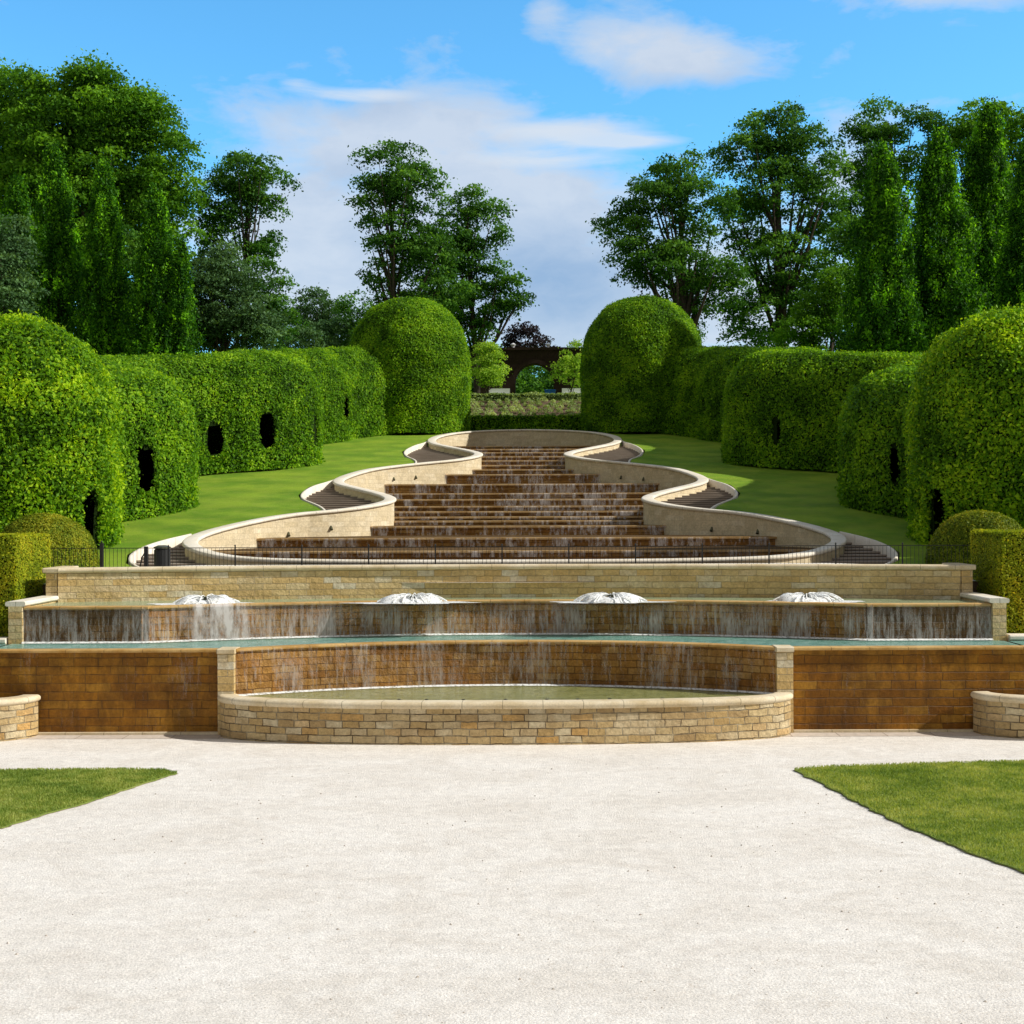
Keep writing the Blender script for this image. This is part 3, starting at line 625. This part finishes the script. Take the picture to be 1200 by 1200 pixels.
# dome hedge
def dome(cx,cy,r,h,z0,n=56,m=44,e=2.6,bulge=.04):
    V=[];N=[]
    for k in range(m+1):
        t_=k/m
        if t_<.5: z=(h-r*1.15)*t_*2; rr=r*(1-bulge+bulge*math.sin(t_*2*math.pi/2+.5)); nz=0
        else:
            a=(t_-.5)*2*math.pi/2; rr=r*max(math.cos(a),0)**(2/2.3); z=(h-r*1.15)+r*1.15*math.sin(a)**(2/2.15); nz=math.sin(a)
        for j in range(n):
            b=2*math.pi*j/n; V.append((cx+rr*math.cos(b),cy+rr*math.sin(b),z0+z)); N.append((math.cos(b)*(1-nz*.9),math.sin(b)*(1-nz*.9),nz))
    Fq=[(k*n+j,k*n+(j+1)%n,(k+1)*n+(j+1)%n,(k+1)*n+j) for k in range(m) for j in range(n)]
    return np.array(V),np.array(Fq),unit(np.array(N))
def ell_holes(L):
    """openings: (x,y,z centre, half width, half height)"""
    L=np.array(L)
    def f(P):
        r=np.zeros(len(P),bool)
        for x,y,z,w,h in L:
            dx=np.hypot(P[:,0]-x,P[:,1]-y)/w; dz=(P[:,2]-z)/h; r|=(dx**2.4+np.abs(dz)**3)<1
        return r
    return f
CL=[(19,45),(18.6,49.5),(15.2,54.2),(15.7,56.2),(18.2,59.0),(20.2,63.5),(18.4,67.5),(12.9,71.4),(13.2,73.6),(16.2,77.5),(17,82),(13.7,86.0),(13.2,89.5),(10.3,93.5)]
for s in (-1,1):
    side='left' if s<0 else 'right'; hm='hornbeam'
    # near dome
    cx,cy=s*16.75,45.6; V,Fq,N=dome(cx,cy,3.35,7.65 if s<0 else 7.85,3.95)
    ang=math.radians(-24); hx,hy=cx-s*3.3*math.cos(ang)*1.0,cy+3.3*math.sin(ang)
    hf=ell_holes([(hx,hy,4.6,.40,1.35)])
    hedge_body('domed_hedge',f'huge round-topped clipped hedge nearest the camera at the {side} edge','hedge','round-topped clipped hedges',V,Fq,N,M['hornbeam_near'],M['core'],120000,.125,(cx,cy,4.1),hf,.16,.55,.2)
    # far dome
    cx,cy=s*8.1,95.0; V,Fq,N=dome(cx,cy,4.2,9.5,10.5)
    hedge_body('domed_hedge',f'tall round-topped clipped hedge at the head of the cascade on the {side}','hedge','round-topped clipped hedges',V,Fq,N,M['hornbeam'],M['core'],130000,.125,(cx,cy,10),None,.14,.62,.12)
    # winding tunnel hedge
    C=smooth_path([(s*x,y) for x,y in CL],.35,2); n=len(C); NN=normals2d(C); NN=NN*(1 if s>0 else 1)
    w=2.35; prof=[]; hgt=5.95
    for k in range(8): prof.append((-w,(hgt-w*1.15)*k/7.0,-1,0))
    for k in range(1,14):
        a=math.pi*k/14; prof.append((-w*math.cos(a)*1.0,(hgt-w*1.15)+w*1.15*math.sin(a),-math.cos(a),math.sin(a)))
    for k in range(7,-1,-1): prof.append((w,(hgt-w*1.15)*k/7.0,1,0))
    m=len(prof); zb=tz(C[:,1])-.15; hs=np.interp(C[:,1],[50,62],[.90,1.0]); V=[];N=[]
    for (o,z,no,nz) in prof:
        V.append(np.column_stack([C+NN*o,zb+z*hs])); N.append(np.column_stack([NN*no,np.full(n,nz)]))
    V=np.concatenate(V);N=unit(np.concatenate(N))
    Fq=np.array([(j*n+i,(j+1)*n+i,(j+1)*n+i+1,j*n+i+1) for j in range(m-1) for i in range(n-1)])
    # find window places on the face turned to the lawn from their place in the photo
    inner=-1 if s>0 else 1
    face=C+NN*(w*1.0)*(1 if s<0 else -1)
    # orientation check: the lawn side is the one nearer the axis
    if np.abs(face[:,0]).mean()>np.abs(C[:,0]).mean(): face=C-NN*(w*1.0)*(1 if s<0 else -1)
    HL=[]
    wins=[(172,548,50,56,.42,.9),(252,514,60,68,.45,.85),(316,504,64,71,.45,.9),(367,504,69,73,.4,.85),(408,478,81,87,.45,.85)] if s<0 else [(912,505,64,71,.22,.75),(1052,545,50,56,.25,.85),(823,478,81,87,.2,.75)]
    for (px,py,da,db,ww,hh) in wins:
        k=[i for i in range(n) if da<=face[i,1]<=db]
        j=min(k,key=lambda i:abs(VP+F*(face[i,0]-CX)/face[i,1]-px)); x,y=face[j]; HL.append((x,y,H-(roll(px,py)-600)/F*y,ww,hh))
    for dd in (54.0,72.2):   # doorways at the tips
        k=[i for i in range(n) if abs(face[i,1]-dd)<3]; j=min(k,key=lambda i:abs(face[i,0])); j=min(j+2,n-1); x,y=face[j]; HL.append((x,y,float(tz(y))+1.1,.55,1.5))
    hedge_body('tunnel_hedge',f'winding arched tunnel hedge with dark oval openings on the {side} of the lawn','hedge','winding tunnel hedges',V,Fq,N,M['hornbeam'],M['core'],340000,.13,(s*15,60,6),ell_holes(HL),.13,.62,.13)
    # yew dome
    cx,cy=s*14.1,41.2; V,Fq,N=dome(cx,cy,1.55,1.75,3.4,40,26); 
    hedge_body('yew_dome',f'low olive green yew mound behind the clipped box hedge on the {side}','topiary','low yew mounds',V,Fq,N,M['yew'],M['yew_core'],50000,.06,(cx,cy,3.4),None,.05,.65,.05)
    # box hedge: tall clipped block
    def block(x0,x1,y0,y1,z0,z1,st=.16):
        VV=[];FF=[];NN_=[]
        def face_(o,u,v,nu,nv,nr):
            b=len(VV)
            for i in range(nu+1):
                for j in range(nv+1):
                    p=np.array(o)+np.array(u)*i/nu+np.array(v)*j/nv; VV.append(p); 
                    c=np.array([(x0+x1)/2,(y0+y1)/2,(z0+z1)/2]); q=(p-c)/np.array([(x1-x0)/2,(y1-y0)/2,(z1-z0)/2]); NN_.append(np.array(nr)*1.0+.0*q)
            for i in range(nu):
                for j in range(nv): FF.append((b+i*(nv+1)+j,b+(i+1)*(nv+1)+j,b+(i+1)*(nv+1)+j+1,b+i*(nv+1)+j+1))
        X,Y,Zz=x1-x0,y1-y0,z1-z0; a,b2,c=int(X/st)+1,int(Y/st)+1,int(Zz/st)+1
        face_((x0,y0,z0),(X,0,0),(0,0,Zz),a,c,(0,-1,0)); face_((x1,y1,z0),(-X,0,0),(0,0,Zz),a,c,(0,1,0))
        face_((x1,y0,z0),(0,Y,0),(0,0,Zz),b2,c,(1,0,0)); face_((x0,y1,z0),(0,-Y,0),(0,0,Zz),b2,c,(-1,0,0)); face_((x0,y0,z1),(X,0,0),(0,Y,0),a,b2,(0,0,1))
        return np.array(VV),np.array(FF),unit(np.array(NN_))
    a,b_=sorted((s*13.02,s*16.5)); V,Fq,N=block(a,b_,36.0,38.6,1.86,4.6)
    V[:,0]+= -s*0.0
    hedge_body('box_hedge',f'square-cut golden green hedge beside the pool end on the {side}','hedge','square-cut hedges',V,Fq,N,M['box'],M['box_core'],75000,.055,((a+b_)/2,37.2,1.86),None,.04,.75,.04)
# ---------------------------------------------------------------- planting bank
V=[];Fc=[]
for i,d in enumerate(np.linspace(96.6,105,30)):
    for x in np.linspace(-9,9,40): V.append((x,d,float(np.interp(d,[96.6,104.5,105],[11.1,13.75,13.7]))+.1*mn.noise(Vector((x,d,0)))))
Fc=[(i*40+k,i*40+k+1,(i+1)*40+k+1,(i+1)*40+k) for i in range(29) for k in range(39)]
tag(mesh_obj('planting_bank',V,Fc,M['soil'],smooth=True),kind='structure')
CC=[];NNn=[];SH=[]
for r in range(7):
    d=97.6+r*1.0
    for x in np.arange(-8.5,8.5,.62):
        xx=x+rng.uniform(-.2,.2)+(.3 if r%2 else 0); dd=d+rng.uniform(-.2,.2); z=float(np.interp(dd,[96.6,104.5,105],[11.1,13.75,13.7])); k=110; rr=rng.uniform(.2,.4)
        q=unit(rng.normal(0,1,(k,3))); q[:,2]=np.abs(q[:,2]); CC.append(np.array([xx,dd,z+.08])+q*np.array([rr,rr,rr*1.1])*rng.uniform(.6,1,(k,1))); NNn.append(q); SH.append(np.full(k,rng.uniform(.2,.9))+rng.normal(0,.12,k))
LV,LF=leaves(np.concatenate(CC),np.concatenate(NNn),.13,.4,.4); tag(mesh_obj('border_plants',LV,LF,M['bed'],shade=np.concatenate(SH)),'grey green border plants covering the bank behind the top of the cascade','plants',kind='stuff')
def lowhedge(label,y0,y1,z0,z1,mat):
    V,Fq,N=block(-8.5,8.5,y0,y1,z0,z1,.3); hedge_body('low_hedge',label,'hedge','low hedges on the bank',V,Fq,N,mat,M['core'],16000,.15,(0,y0,z0),None,.12,.4,.1)
lowhedge('dark green low hedge at the foot of the planted bank',96.0,96.7,10.9,11.9,M['hornbeam']); lowhedge('pale sunlit low hedge along the top of the planted bank',104.3,105.2,13.4,14.2,M['bed'])
# ---------------------------------------------------------------- pergola arcade
root=thing('arched_wall','dark brown walled arcade with an arch behind the planted bank','wall',(0,132,14))
def arch_wall(cx,wid,ztop,z0,aw,ah,y0,y1):
    # front outline with an arched opening, extruded
    pts=[]; r=aw/2
    outer=[(-wid/2,z0),(-wid/2,ztop),(wid/2,ztop),(wid/2,z0)]
    inner=[(r,z0)]+[(r*math.cos(a),z0+ah-r+r*math.sin(a)) for a in np.linspace(0,math.pi,18)]+[(-r,z0)]
    loop=outer+inner; V=[(cx+x,y0,z) for x,z in loop]+[(cx+x,y1,z) for x,z in loop]; n=len(loop)
    Fc=[tuple(range(n))[::-1],tuple(range(n,2*n))]+[(i,(i+1)%n,n+(i+1)%n,n+i) for i in range(n)]
    return V,Fc
ax=at(627,440,132)[0]
zz=lambda py:H-(py-600)/F*132
for k in (-1,0,1,):
    V,Fc=arch_wall(ax+k*7.6-(0 if k else 0),7.58,zz(411),14.0,3.7,zz(427)-14.0,131.5,133); mesh_obj('arch_bay',V,Fc,M['pergola'],root)
mb=MB(); mb.box(ax-11.6,ax+11.6,131.3,133.2,zz(411),zz(408)); mb.build('cornice',M['pergola'],root)
mb=MB(); V,Fc=[],[]
V0=[]; 
for a in np.linspace(0,math.pi,20):
    for r,y in ((1.9,131.35),(2.25,131.35)): V0.append((ax+r*math.cos(a),y,zz(427)-1.85+r*math.sin(a)))
mesh_obj('arch_ring',V0,[(2*i,2*i+1,2*i+3,2*i+2) for i in range(19)],M['pergola'],root)
for px,l in ((602,'left'),(643,'right')):
    x,_,_=at(px,410,131.8); mb=MB(); z=zz(408); mb.tube([(x,132,z),(x,132,z+.15),(x,132,z+.35),(x,132,z+.5)],[.12,.12,.28,.05],10); tag(mb.build('globe_lamp',M['white'],origin=(x,132,z)),f'small white globe on top of the dark arched wall, {l} of the arch','lamp')
x,_,_=at(645,460,118); mb=MB(); mb.box(x-.45,x+.45,117.6,118.4,14.0,15.6); mb.box(x-.5,x+.5,117.55,118.45,15.6,15.72); tag(mb.build('blue_bin',M['blue'],bev=.05,origin=(x,118,14)),'bright blue bin seen through the dark arch','bin')
for i,(px,l) in enumerate([(585,'pale bench in front of the arched wall, left of the arch'),(672,'pale bench by the lime green sapling on the right')]):
    x,_,_=at(px,463,112); r=thing('garden_bench',l,'bench',(x,112,14)); mb=MB(); mb.box(x-.9,x+.9,111.8,112.3,14.75,14.85); mb.build('seat',M['white'],r)
    mb=MB(); mb.box(x-.9,x+.9,112.3,112.36,14.95,15.35); mb.build('backrest',M['white'],r)
    for q in (-.8,.8): mb=MB(); mb.box(x+q-.05,x+q+.05,111.8,112.3,13.9,14.75); mb.build('leg',M['white'],r)
# ---------------------------------------------------------------- trees
def branch_tree(root,base,top,r0,limbs,bark):
    mb=MB(); b=Vector(base); t_=Vector(top); pts=[]; n=9
    for i in range(n):
        f=i/(n-1); p=b.lerp(t_,f); p.x+=.35*mn.noise(Vector((f*3,base[0],1)))*f*3; pts.append(p)
    mb.tube(pts,[r0*(1-.8*i/(n-1))*(1.35 if i==0 else 1) for i in range(n)],9)
    for q in limbs:
        q=Vector(q); f=min(.9,max(.3,(q.z-b.z)/(t_.z-b.z+.01)-.28)); st=pts[int(f*(n-1))]; mid=st.lerp(q,.5); mid.z-= .08*(q-st).length; 
        mid.x+=random.uniform(-.3,.3); r=r0*(1-.75*f)*.6; mb.tube([st,st.lerp(mid,.5)+Vector((0,0,-.1)),mid,mid.lerp(q,.5)+Vector((0,0,.1)),q],[r,r*.8,r*.6,r*.4,r*.15],6)
    mb.build('trunk',bark,root,smooth=True)
def tree(name,label,px,d,lobes,mat,group='trees beyond the hedges',sub=1.25,leaf=.34,dens=1.0,gap=.75,r0=.45,flat=.55,depthf=.75,stray=.07,cat='tree'):
    x0=CX+(px-VP)/F*d; z0=float(tz(d))-.2; root=thing(name,label,cat,(x0,d,z0),group); Cs=[];Ns=[];Sh=[];limbs=[]
    for (lx,ly,rx,ry) in lobes:
        c=np.array(at(lx,ly,d)); R=np.array([rx*d/F,rx*d/F*depthf,ry*d/F]); c[1]+=rng.uniform(-1,1)*R[1]*.3
        area=4*math.pi*((R[0]*R[1])**1.6+(R[0]*R[2])**1.6+(R[1]*R[2])**1.6)**(1/1.6)/3**(1/1.6)
        n=max(5,int(area/(sub*sub*1.5)*gap*dens)); q=unit(rng.normal(0,1,(n,3))); rad=rng.uniform(.25,1.0,(n,1))**.55; cc=c+q*rad*R
        limbs+= [tuple(v) for v in cc[:max(2,n//7)]]
        for k in range(n):
            s_=sub*rng.uniform(.55,1.35); m=int(195*dens*(s_/sub)**2*(sub/leaf/3.6)**2); v=unit(rng.normal(0,1,(m,3))); v[:,2]=np.where(rng.random(m)<.72,np.abs(v[:,2]),v[:,2])
            rr=rng.uniform(.55,1.08,(m,1)); P=cc[k]+v*rr*np.array([s_,s_,s_*flat]); P[:,2]-= .18*((P[:,0]-cc[k][0])**2)/s_
            if stray: kk=rng.random(m)<stray; P[kk]+=v[kk]*s_*rng.uniform(0,.6,(kk.sum(),1))
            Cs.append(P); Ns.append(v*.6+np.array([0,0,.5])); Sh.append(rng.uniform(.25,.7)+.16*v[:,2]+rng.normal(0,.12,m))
    P=np.concatenate(Cs); LV,LF=leaves(P,np.concatenate(Ns),leaf*.72,.5,.6)
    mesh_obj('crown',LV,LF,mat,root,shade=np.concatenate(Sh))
    top=max(lobes,key=lambda l:-l[1]); tp=at(top[0],top[1],d); branch_tree(root,(x0,d,z0),(tp[0],d,tp[2]),r0,limbs[:26],M['bark']); return root
def conifer(label,px,d,top,wpx,bot,mat='cypress',lean=0,group='columnar conifers behind the hedges'):
    x0=CX+(px-VP)/F*d; z0=float(tz(d))-.2; zt=H-(top-600)/F*d; R=wpx*d/F/2*(1.4 if px<600 else 1.75); root=thing('columnar_conifer',label,'conifer',(x0,d,z0),group)
    hgt=zt-z0; n=int(hgt*R*30); Cs=[];Ns=[];Sh=[]
    for k in range(n):
        f=rng.random()**.9; a=rng.uniform(0,6.28); prof=(1-f)**.62*(1.0 if f>.2 else .8+f); edge=R*prof*(1+.5*mn.noise(Vector((math.cos(a)*1.5+px,math.sin(a)*1.5,f*hgt*.35))))
        r=edge*rng.uniform(.5,1.08); c=np.array([x0+r*math.cos(a),d+r*math.sin(a),z0+f*hgt]); m=44; s_=rng.uniform(.2,.45)
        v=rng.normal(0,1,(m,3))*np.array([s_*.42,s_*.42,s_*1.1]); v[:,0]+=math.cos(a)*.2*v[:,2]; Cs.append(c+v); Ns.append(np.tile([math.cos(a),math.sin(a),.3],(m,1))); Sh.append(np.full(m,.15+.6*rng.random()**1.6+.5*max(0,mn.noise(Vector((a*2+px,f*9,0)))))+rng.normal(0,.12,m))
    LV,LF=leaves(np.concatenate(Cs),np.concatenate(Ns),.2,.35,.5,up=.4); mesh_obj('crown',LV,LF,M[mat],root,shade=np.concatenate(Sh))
    mb=MB(); mb.tube([(x0,d,z0),(x0,d,z0+hgt*.5),(x0,d,z0+hgt*.9)],[.35,.2,.04],8); mb.build('trunk',M['bark'],root)
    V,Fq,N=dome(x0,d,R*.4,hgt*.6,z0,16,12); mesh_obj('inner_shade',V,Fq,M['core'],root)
# left
tree('ash_tree','tallest bushy ash tree with feathery top, top left of the photo',95,118,[(90,200,95,95),(60,150,60,70),(125,140,60,50),(150,130,45,30),(175,190,50,60),(110,105,35,30),(95,270,110,80),(195,250,40,70)],M['ash'],sub=1.5,leaf=.40,dens=1.05,gap=1.05,r0=.7,stray=.15)
tree('ash_tree','broad bright green ash tree cut by the left edge of the photo',-20,122,[(0,170,70,70),(10,120,40,45),(-40,220,80,100),(20,250,60,80)],M['ash'],sub=1.5,leaf=.42,gap=1.0,r0=.7,stray=.3)
conifer('broad dark conifer rising behind the domed hedge, leftmost of its row',22,102,215,62,420)
conifer('slim green conifer second from the left of its row',64,100,178,66,420); conifer('slim green conifer third from the left, bright tips down its middle',124,99,198,62,420); conifer('bright green conifer with forked base, rightmost of the left row',184,98,228,66,420)
conifer('short bright conifer tucked against the rightmost tall one on the left',214,97,285,34,420)
tree('grey_shrub_tree','bluish green low tree at the left edge above the domed hedge',5,88,[(5,300,36,50),(10,345,38,35)],M['grey_leaf'],sub=.9,leaf=.3,gap=1.1,r0=.25)
tree('sycamore_tree','open round-crowned sycamore with its bare fork against the sky, left',286,125,[(290,205,48,34),(265,240,34,34),(315,225,30,34),(300,285,30,22),(250,265,28,28),(255,310,30,28)],M['oak'],sub=1.15,leaf=.36,gap=.8,r0=.4)
tree('dark_round_tree','dark grey green round tree below the sycamore on the left',265,104,[(262,350,50,62),(285,385,45,35),(240,385,30,32)],M['grey_leaf'],sub=1.1,leaf=.3,gap=1.25,r0=.4)
tree('dark_tree','very dark narrow tree beside the grey green round tree',315,112,[(312,340,24,42),(318,385,30,30)],M['oak'],sub=1.0,leaf=.3,gap=1.1,r0=.3)
tree('hazy_tree','small hazy tree seen low between the left sycamore and the tall pair',372,160,[(372,365,34,30),(350,385,28,25),(395,385,30,25)],M['grey_leaf'],sub=1.2,leaf=.38,gap=.85,r0=.3)
tree('hazy_tree','small loose tree just left of the far left dome hedge',420,150,[(418,362,22,20),(425,390,30,20)],M['oak'],sub=1.1,leaf=.36,gap=.8,r0=.3)
for px,py,d,l in [(553,440,150,'dark shrub at the left end of the brown arcade'),(628,440,158,'dark tree mass seen through the arch of the brown arcade'),(600,452,150,'dark shrub behind the brown arcade, left of the arch'),(665,450,152,'dark shrub behind the brown arcade, right of the arch'),(395,400,150,'low dark tree above the left tunnel hedge beside the dome'),(350,405,145,'low dark tree above the middle of the left tunnel hedge')]:
    tree('background_tree',l,px,d,[(px,py,26,26),(px-14,py+22,26,20),(px+16,py+20,24,22)],M['grey_leaf'] if px<500 else M['oak'],sub=1.1,leaf=.36,gap=1.1,r0=.25)
# centre
tree('tall_sycamore','tall sycamore with a leaning trunk above the far left dome hedge',468,118,[(462,200,42,34),(485,225,40,36),(442,240,24,26),(470,275,46,32),(500,300,40,30),(450,320,26,22),(510,345,50,30),(480,370,50,30)],M['oak'],sub=1.15,leaf=.35,gap=.78,r0=.45)
tree('sycamore_tree','shorter sycamore leaning right beside the tall one in the centre',560,122,[(565,262,30,34),(545,300,34,30),(585,330,28,22),(560,355,52,26),(600,352,22,10),(545,390,40,24),(528,285,34,36),(525,335,36,32),(548,238,22,22)],M['oak'],sub=1.05,leaf=.35,gap=.8,r0=.35)
tree('copper_tree','dark purple leaved tree rising behind the arched wall',618,165,[(618,398,24,20),(640,408,16,10),(600,402,16,16)],M['copper'],sub=1.0,leaf=.42,gap=.9,r0=.25)
tree('sapling','lime green sapling in front of the arched wall, left of the arch',573,112,[(575,415,16,18),(578,440,20,16),(565,430,14,20)],M['sapling'],sub=.6,leaf=.22,gap=.9,r0=.09,group='saplings on the top terrace')
tree('sapling','pale lime sapling against the right dome hedge, right of the arch',668,111,[(672,418,15,18),(660,440,14,14),(678,438,14,18)],M['sapling'],sub=.55,leaf=.22,gap=.7,r0=.09,group='saplings on the top terrace')
# right
tree('layered_tree','wide spreading tree right of the centre gap, lowest of the three big crowns',805,116,[(800,208,42,28),(770,235,45,26),(735,262,38,26),(820,250,50,30),(760,300,40,24),(800,320,60,36),(840,335,40,36),(800,370,36,26),(750,325,24,14)],M['oak'],sub=1.2,leaf=.34,gap=.78,r0=.55)
tree('layered_tree','tallest of the big spreading trees right of centre, with sky between its limbs',918,122,[(915,155,50,30),(880,190,40,34),(950,185,42,34),(915,225,60,34),(870,255,36,30),(960,250,40,34),(910,300,62,36),(950,345,56,40),(890,375,50,36)],M['oak'],sub=1.3,leaf=.36,gap=.74,r0=.6)
tree('layered_tree','airy crown rising between the tallest spreading tree and the right conifers',1048,130,[(1045,145,45,26),(1015,170,30,28),(1085,160,30,24),(1040,205,48,28),(1000,230,26,30),(1005,290,30,40)],M['oak'],sub=1.2,leaf=.38,gap=.72,r0=.5)
tree('ash_tree','pale green feathery crown at the top right corner behind the conifers',1165,128,[(1165,150,50,28),(1135,170,26,30),(1210,165,45,40),(1190,220,60,50)],M['ash'],sub=1.3,leaf=.4,gap=.9,r0=.5)
tree('ivy_tree','low mid green tree filling the gap left of the right conifers',968,104,[(965,370,32,40),(985,345,26,36),(945,395,30,24)],M['ash'],sub=.9,leaf=.28,gap=1.0,r0=.25)
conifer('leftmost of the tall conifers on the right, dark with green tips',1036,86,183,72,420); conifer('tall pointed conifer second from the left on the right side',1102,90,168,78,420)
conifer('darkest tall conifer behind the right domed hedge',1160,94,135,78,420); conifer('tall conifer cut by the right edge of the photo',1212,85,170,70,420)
for i,(px,d,l) in enumerate([(1010,108,'small dark shrub tree between the ivy clad tree and the right conifers'),(150,112,'dark undergrowth tree behind the left row of conifers'),(1130,110,'dark undergrowth tree behind the right row of conifers')]):
    tree('dark_tree',l,px,d,[(px,380,55,42),(px,320,40,60),(px+30,350,40,50)],M['oak'],sub=1.3,leaf=.36,gap=1.0,r0=.3)
# ---------------------------------------------------------------- sky and light
W=bpy.data.worlds.new('World'); SC.world=W; W.use_nodes=True; t=NT('w',W)
EL,AZ=math.radians(35),math.radians(-6)
sky=t.n('TexSky',sky_type='NISHITA',sun_disc=False,sun_elevation=EL,sun_rotation=math.radians(90)-AZ,air_density=1.0,dust_density=.4,ozone_density=2.5)
tc=t.n('TexCoord').outputs['Generated']; sp=t.n('SeparateXYZ'); t.set(sp.inputs[0],tc)
az=t.math('ARCTAN2',sp.outputs[0],sp.outputs[1]); el=t.math('ARCSINE',sp.outputs[2])
cb=t.n('CombineXYZ'); t.set(cb.inputs[0],az); t.set(cb.inputs[1],el); v2=cb.outputs[0]
n1=t.noise(t.mapping(v2,(1,2.6,1),(3.1,1.7,0)),9,8,.58,.35); n2=t.noise(t.mapping(v2,(1,7,1),(1.2,.3,0)),14,7,.6,.6); n3=t.noise(t.mapping(v2,(1,1.8,1),(8.1,4,0)),26,6,.6,.3)
def blob(px,py,rx,ry,w):
    a=(px-VP)/F; e=(600-py)/F; u=t.math('DIVIDE',t.math('SUBTRACT',az,a),rx/F); q=t.math('DIVIDE',t.math('SUBTRACT',el,e),ry/F)
    s_=t.math('ADD',t.math('MULTIPLY',u,u),t.math('MULTIPLY',q,q)); return t.math('MULTIPLY',t.math('POWER',2.718,t.math('MULTIPLY',s_,-1.0)),w)
def total(L):
    r=None
    for b in L: 
        q=blob(*b); r=q if r is None else t.math('ADD',r,q)
    return r
cum=total([(800,88,105,32,1.0),(700,75,60,22,.55),(640,35,28,22,.5),(1110,18,120,36,1.45),(900,300,200,60,.45),(600,215,160,50,.5),(760,45,90,26,.4),(410,165,130,42,.8),(560,150,110,30,.5),(380,290,120,90,1.15),(620,250,150,38,1.0),(500,330,200,80,.9),(690,360,170,60,1.2),(1000,215,60,60,.7),(870,380,140,45,1.0),(-300,330,250,120,.9),(1700,300,300,150,.9)])
m=t.math('ADD',cum,t.math('MULTIPLY',t.math('SUBTRACT',n1,.5),1.9)); m=t.math('ADD',m,t.math('MULTIPLY',t.math('SUBTRACT',n3,.5),.8))
cm=t.ramp(m,[(.18,0.0),(.55,.55),(1.0,.93)])
wis=total([(430,128,80,9,1.0),(670,165,110,16,1.0),(640,195,130,12,.9),(740,178,70,7,.9),(350,118,30,8,.5)])
wm=t.ramp(t.math('MULTIPLY',wis,t.math('ADD',n2,.45)),[(.35,0.0),(.95,1.0)])
grey=total([(660,340,110,60,1.0),(430,140,120,20,.35),(830,125,110,18,.4),(520,300,160,60,.35),(420,215,70,22,.35)])
skyc=t.mix(1,sky.outputs[0],(1.02,2.15,2.52),'MULTIPLY')
ccol=t.mix(t.math('MULTIPLY',t.math('ADD',grey,t.math('SUBTRACT',n3,.5)),.9,clamp=True),(6.3,7.1,8.3),(3.2,4.6,6.8))
c=t.mix(cm,skyc,ccol); c=t.mix(t.math('MULTIPLY',wm,.8),c,(7.2,7.9,8.8))
fill_cover=t.ramp(sp.outputs[1],[(.35,1.0),(.8,0.0)]); haze=t.ramp(el,[(0.0,1.0),(.10,0.0)])
c=t.mix(t.math('MULTIPLY',haze,.85),c,(4.6,5.8,7.2))
c=t.mix(fill_cover,c,t.mix(t.ramp(n1,[(.35,0.0),(.65,1.0)]),(2.7,2.8,3.0),(4.3,4.15,3.95)))  # unseen bright cloud overhead and behind the camera, added as fill light
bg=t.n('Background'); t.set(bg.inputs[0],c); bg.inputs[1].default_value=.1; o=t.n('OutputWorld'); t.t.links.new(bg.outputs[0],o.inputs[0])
sl=bpy.data.lights.new('sun','SUN'); sl.energy=5.0; sl.angle=math.radians(.5); sl.color=(1,.95,.86); so=link(bpy.data.objects.new('sun',sl))
sd=Vector((math.cos(EL)*math.cos(AZ),math.cos(EL)*math.sin(AZ),math.sin(EL))); so.rotation_euler=sd.to_track_quat('Z','Y').to_euler(); so.location=(60,20,60)
cam=bpy.data.cameras.new('camera'); co=link(bpy.data.objects.new('camera',cam)); cam.sensor_width=36; cam.lens=F/1200*36; cam.shift_x=(600-VP)/1200; cam.clip_end=4000; cam.clip_start=.1
co.matrix_world=Matrix.Translation((CX,0,H))@Matrix.Rotation(math.radians(90),4,'X')@Matrix.Rotation(math.radians(-.2),4,'Z')
SC.camera=co; SC.render.resolution_x=SC.render.resolution_y=1024
SC.view_settings.view_transform='Standard'; SC.view_settings.look='None'; SC.view_settings.exposure=0
SC.cycles.transparent_max_bounces=24
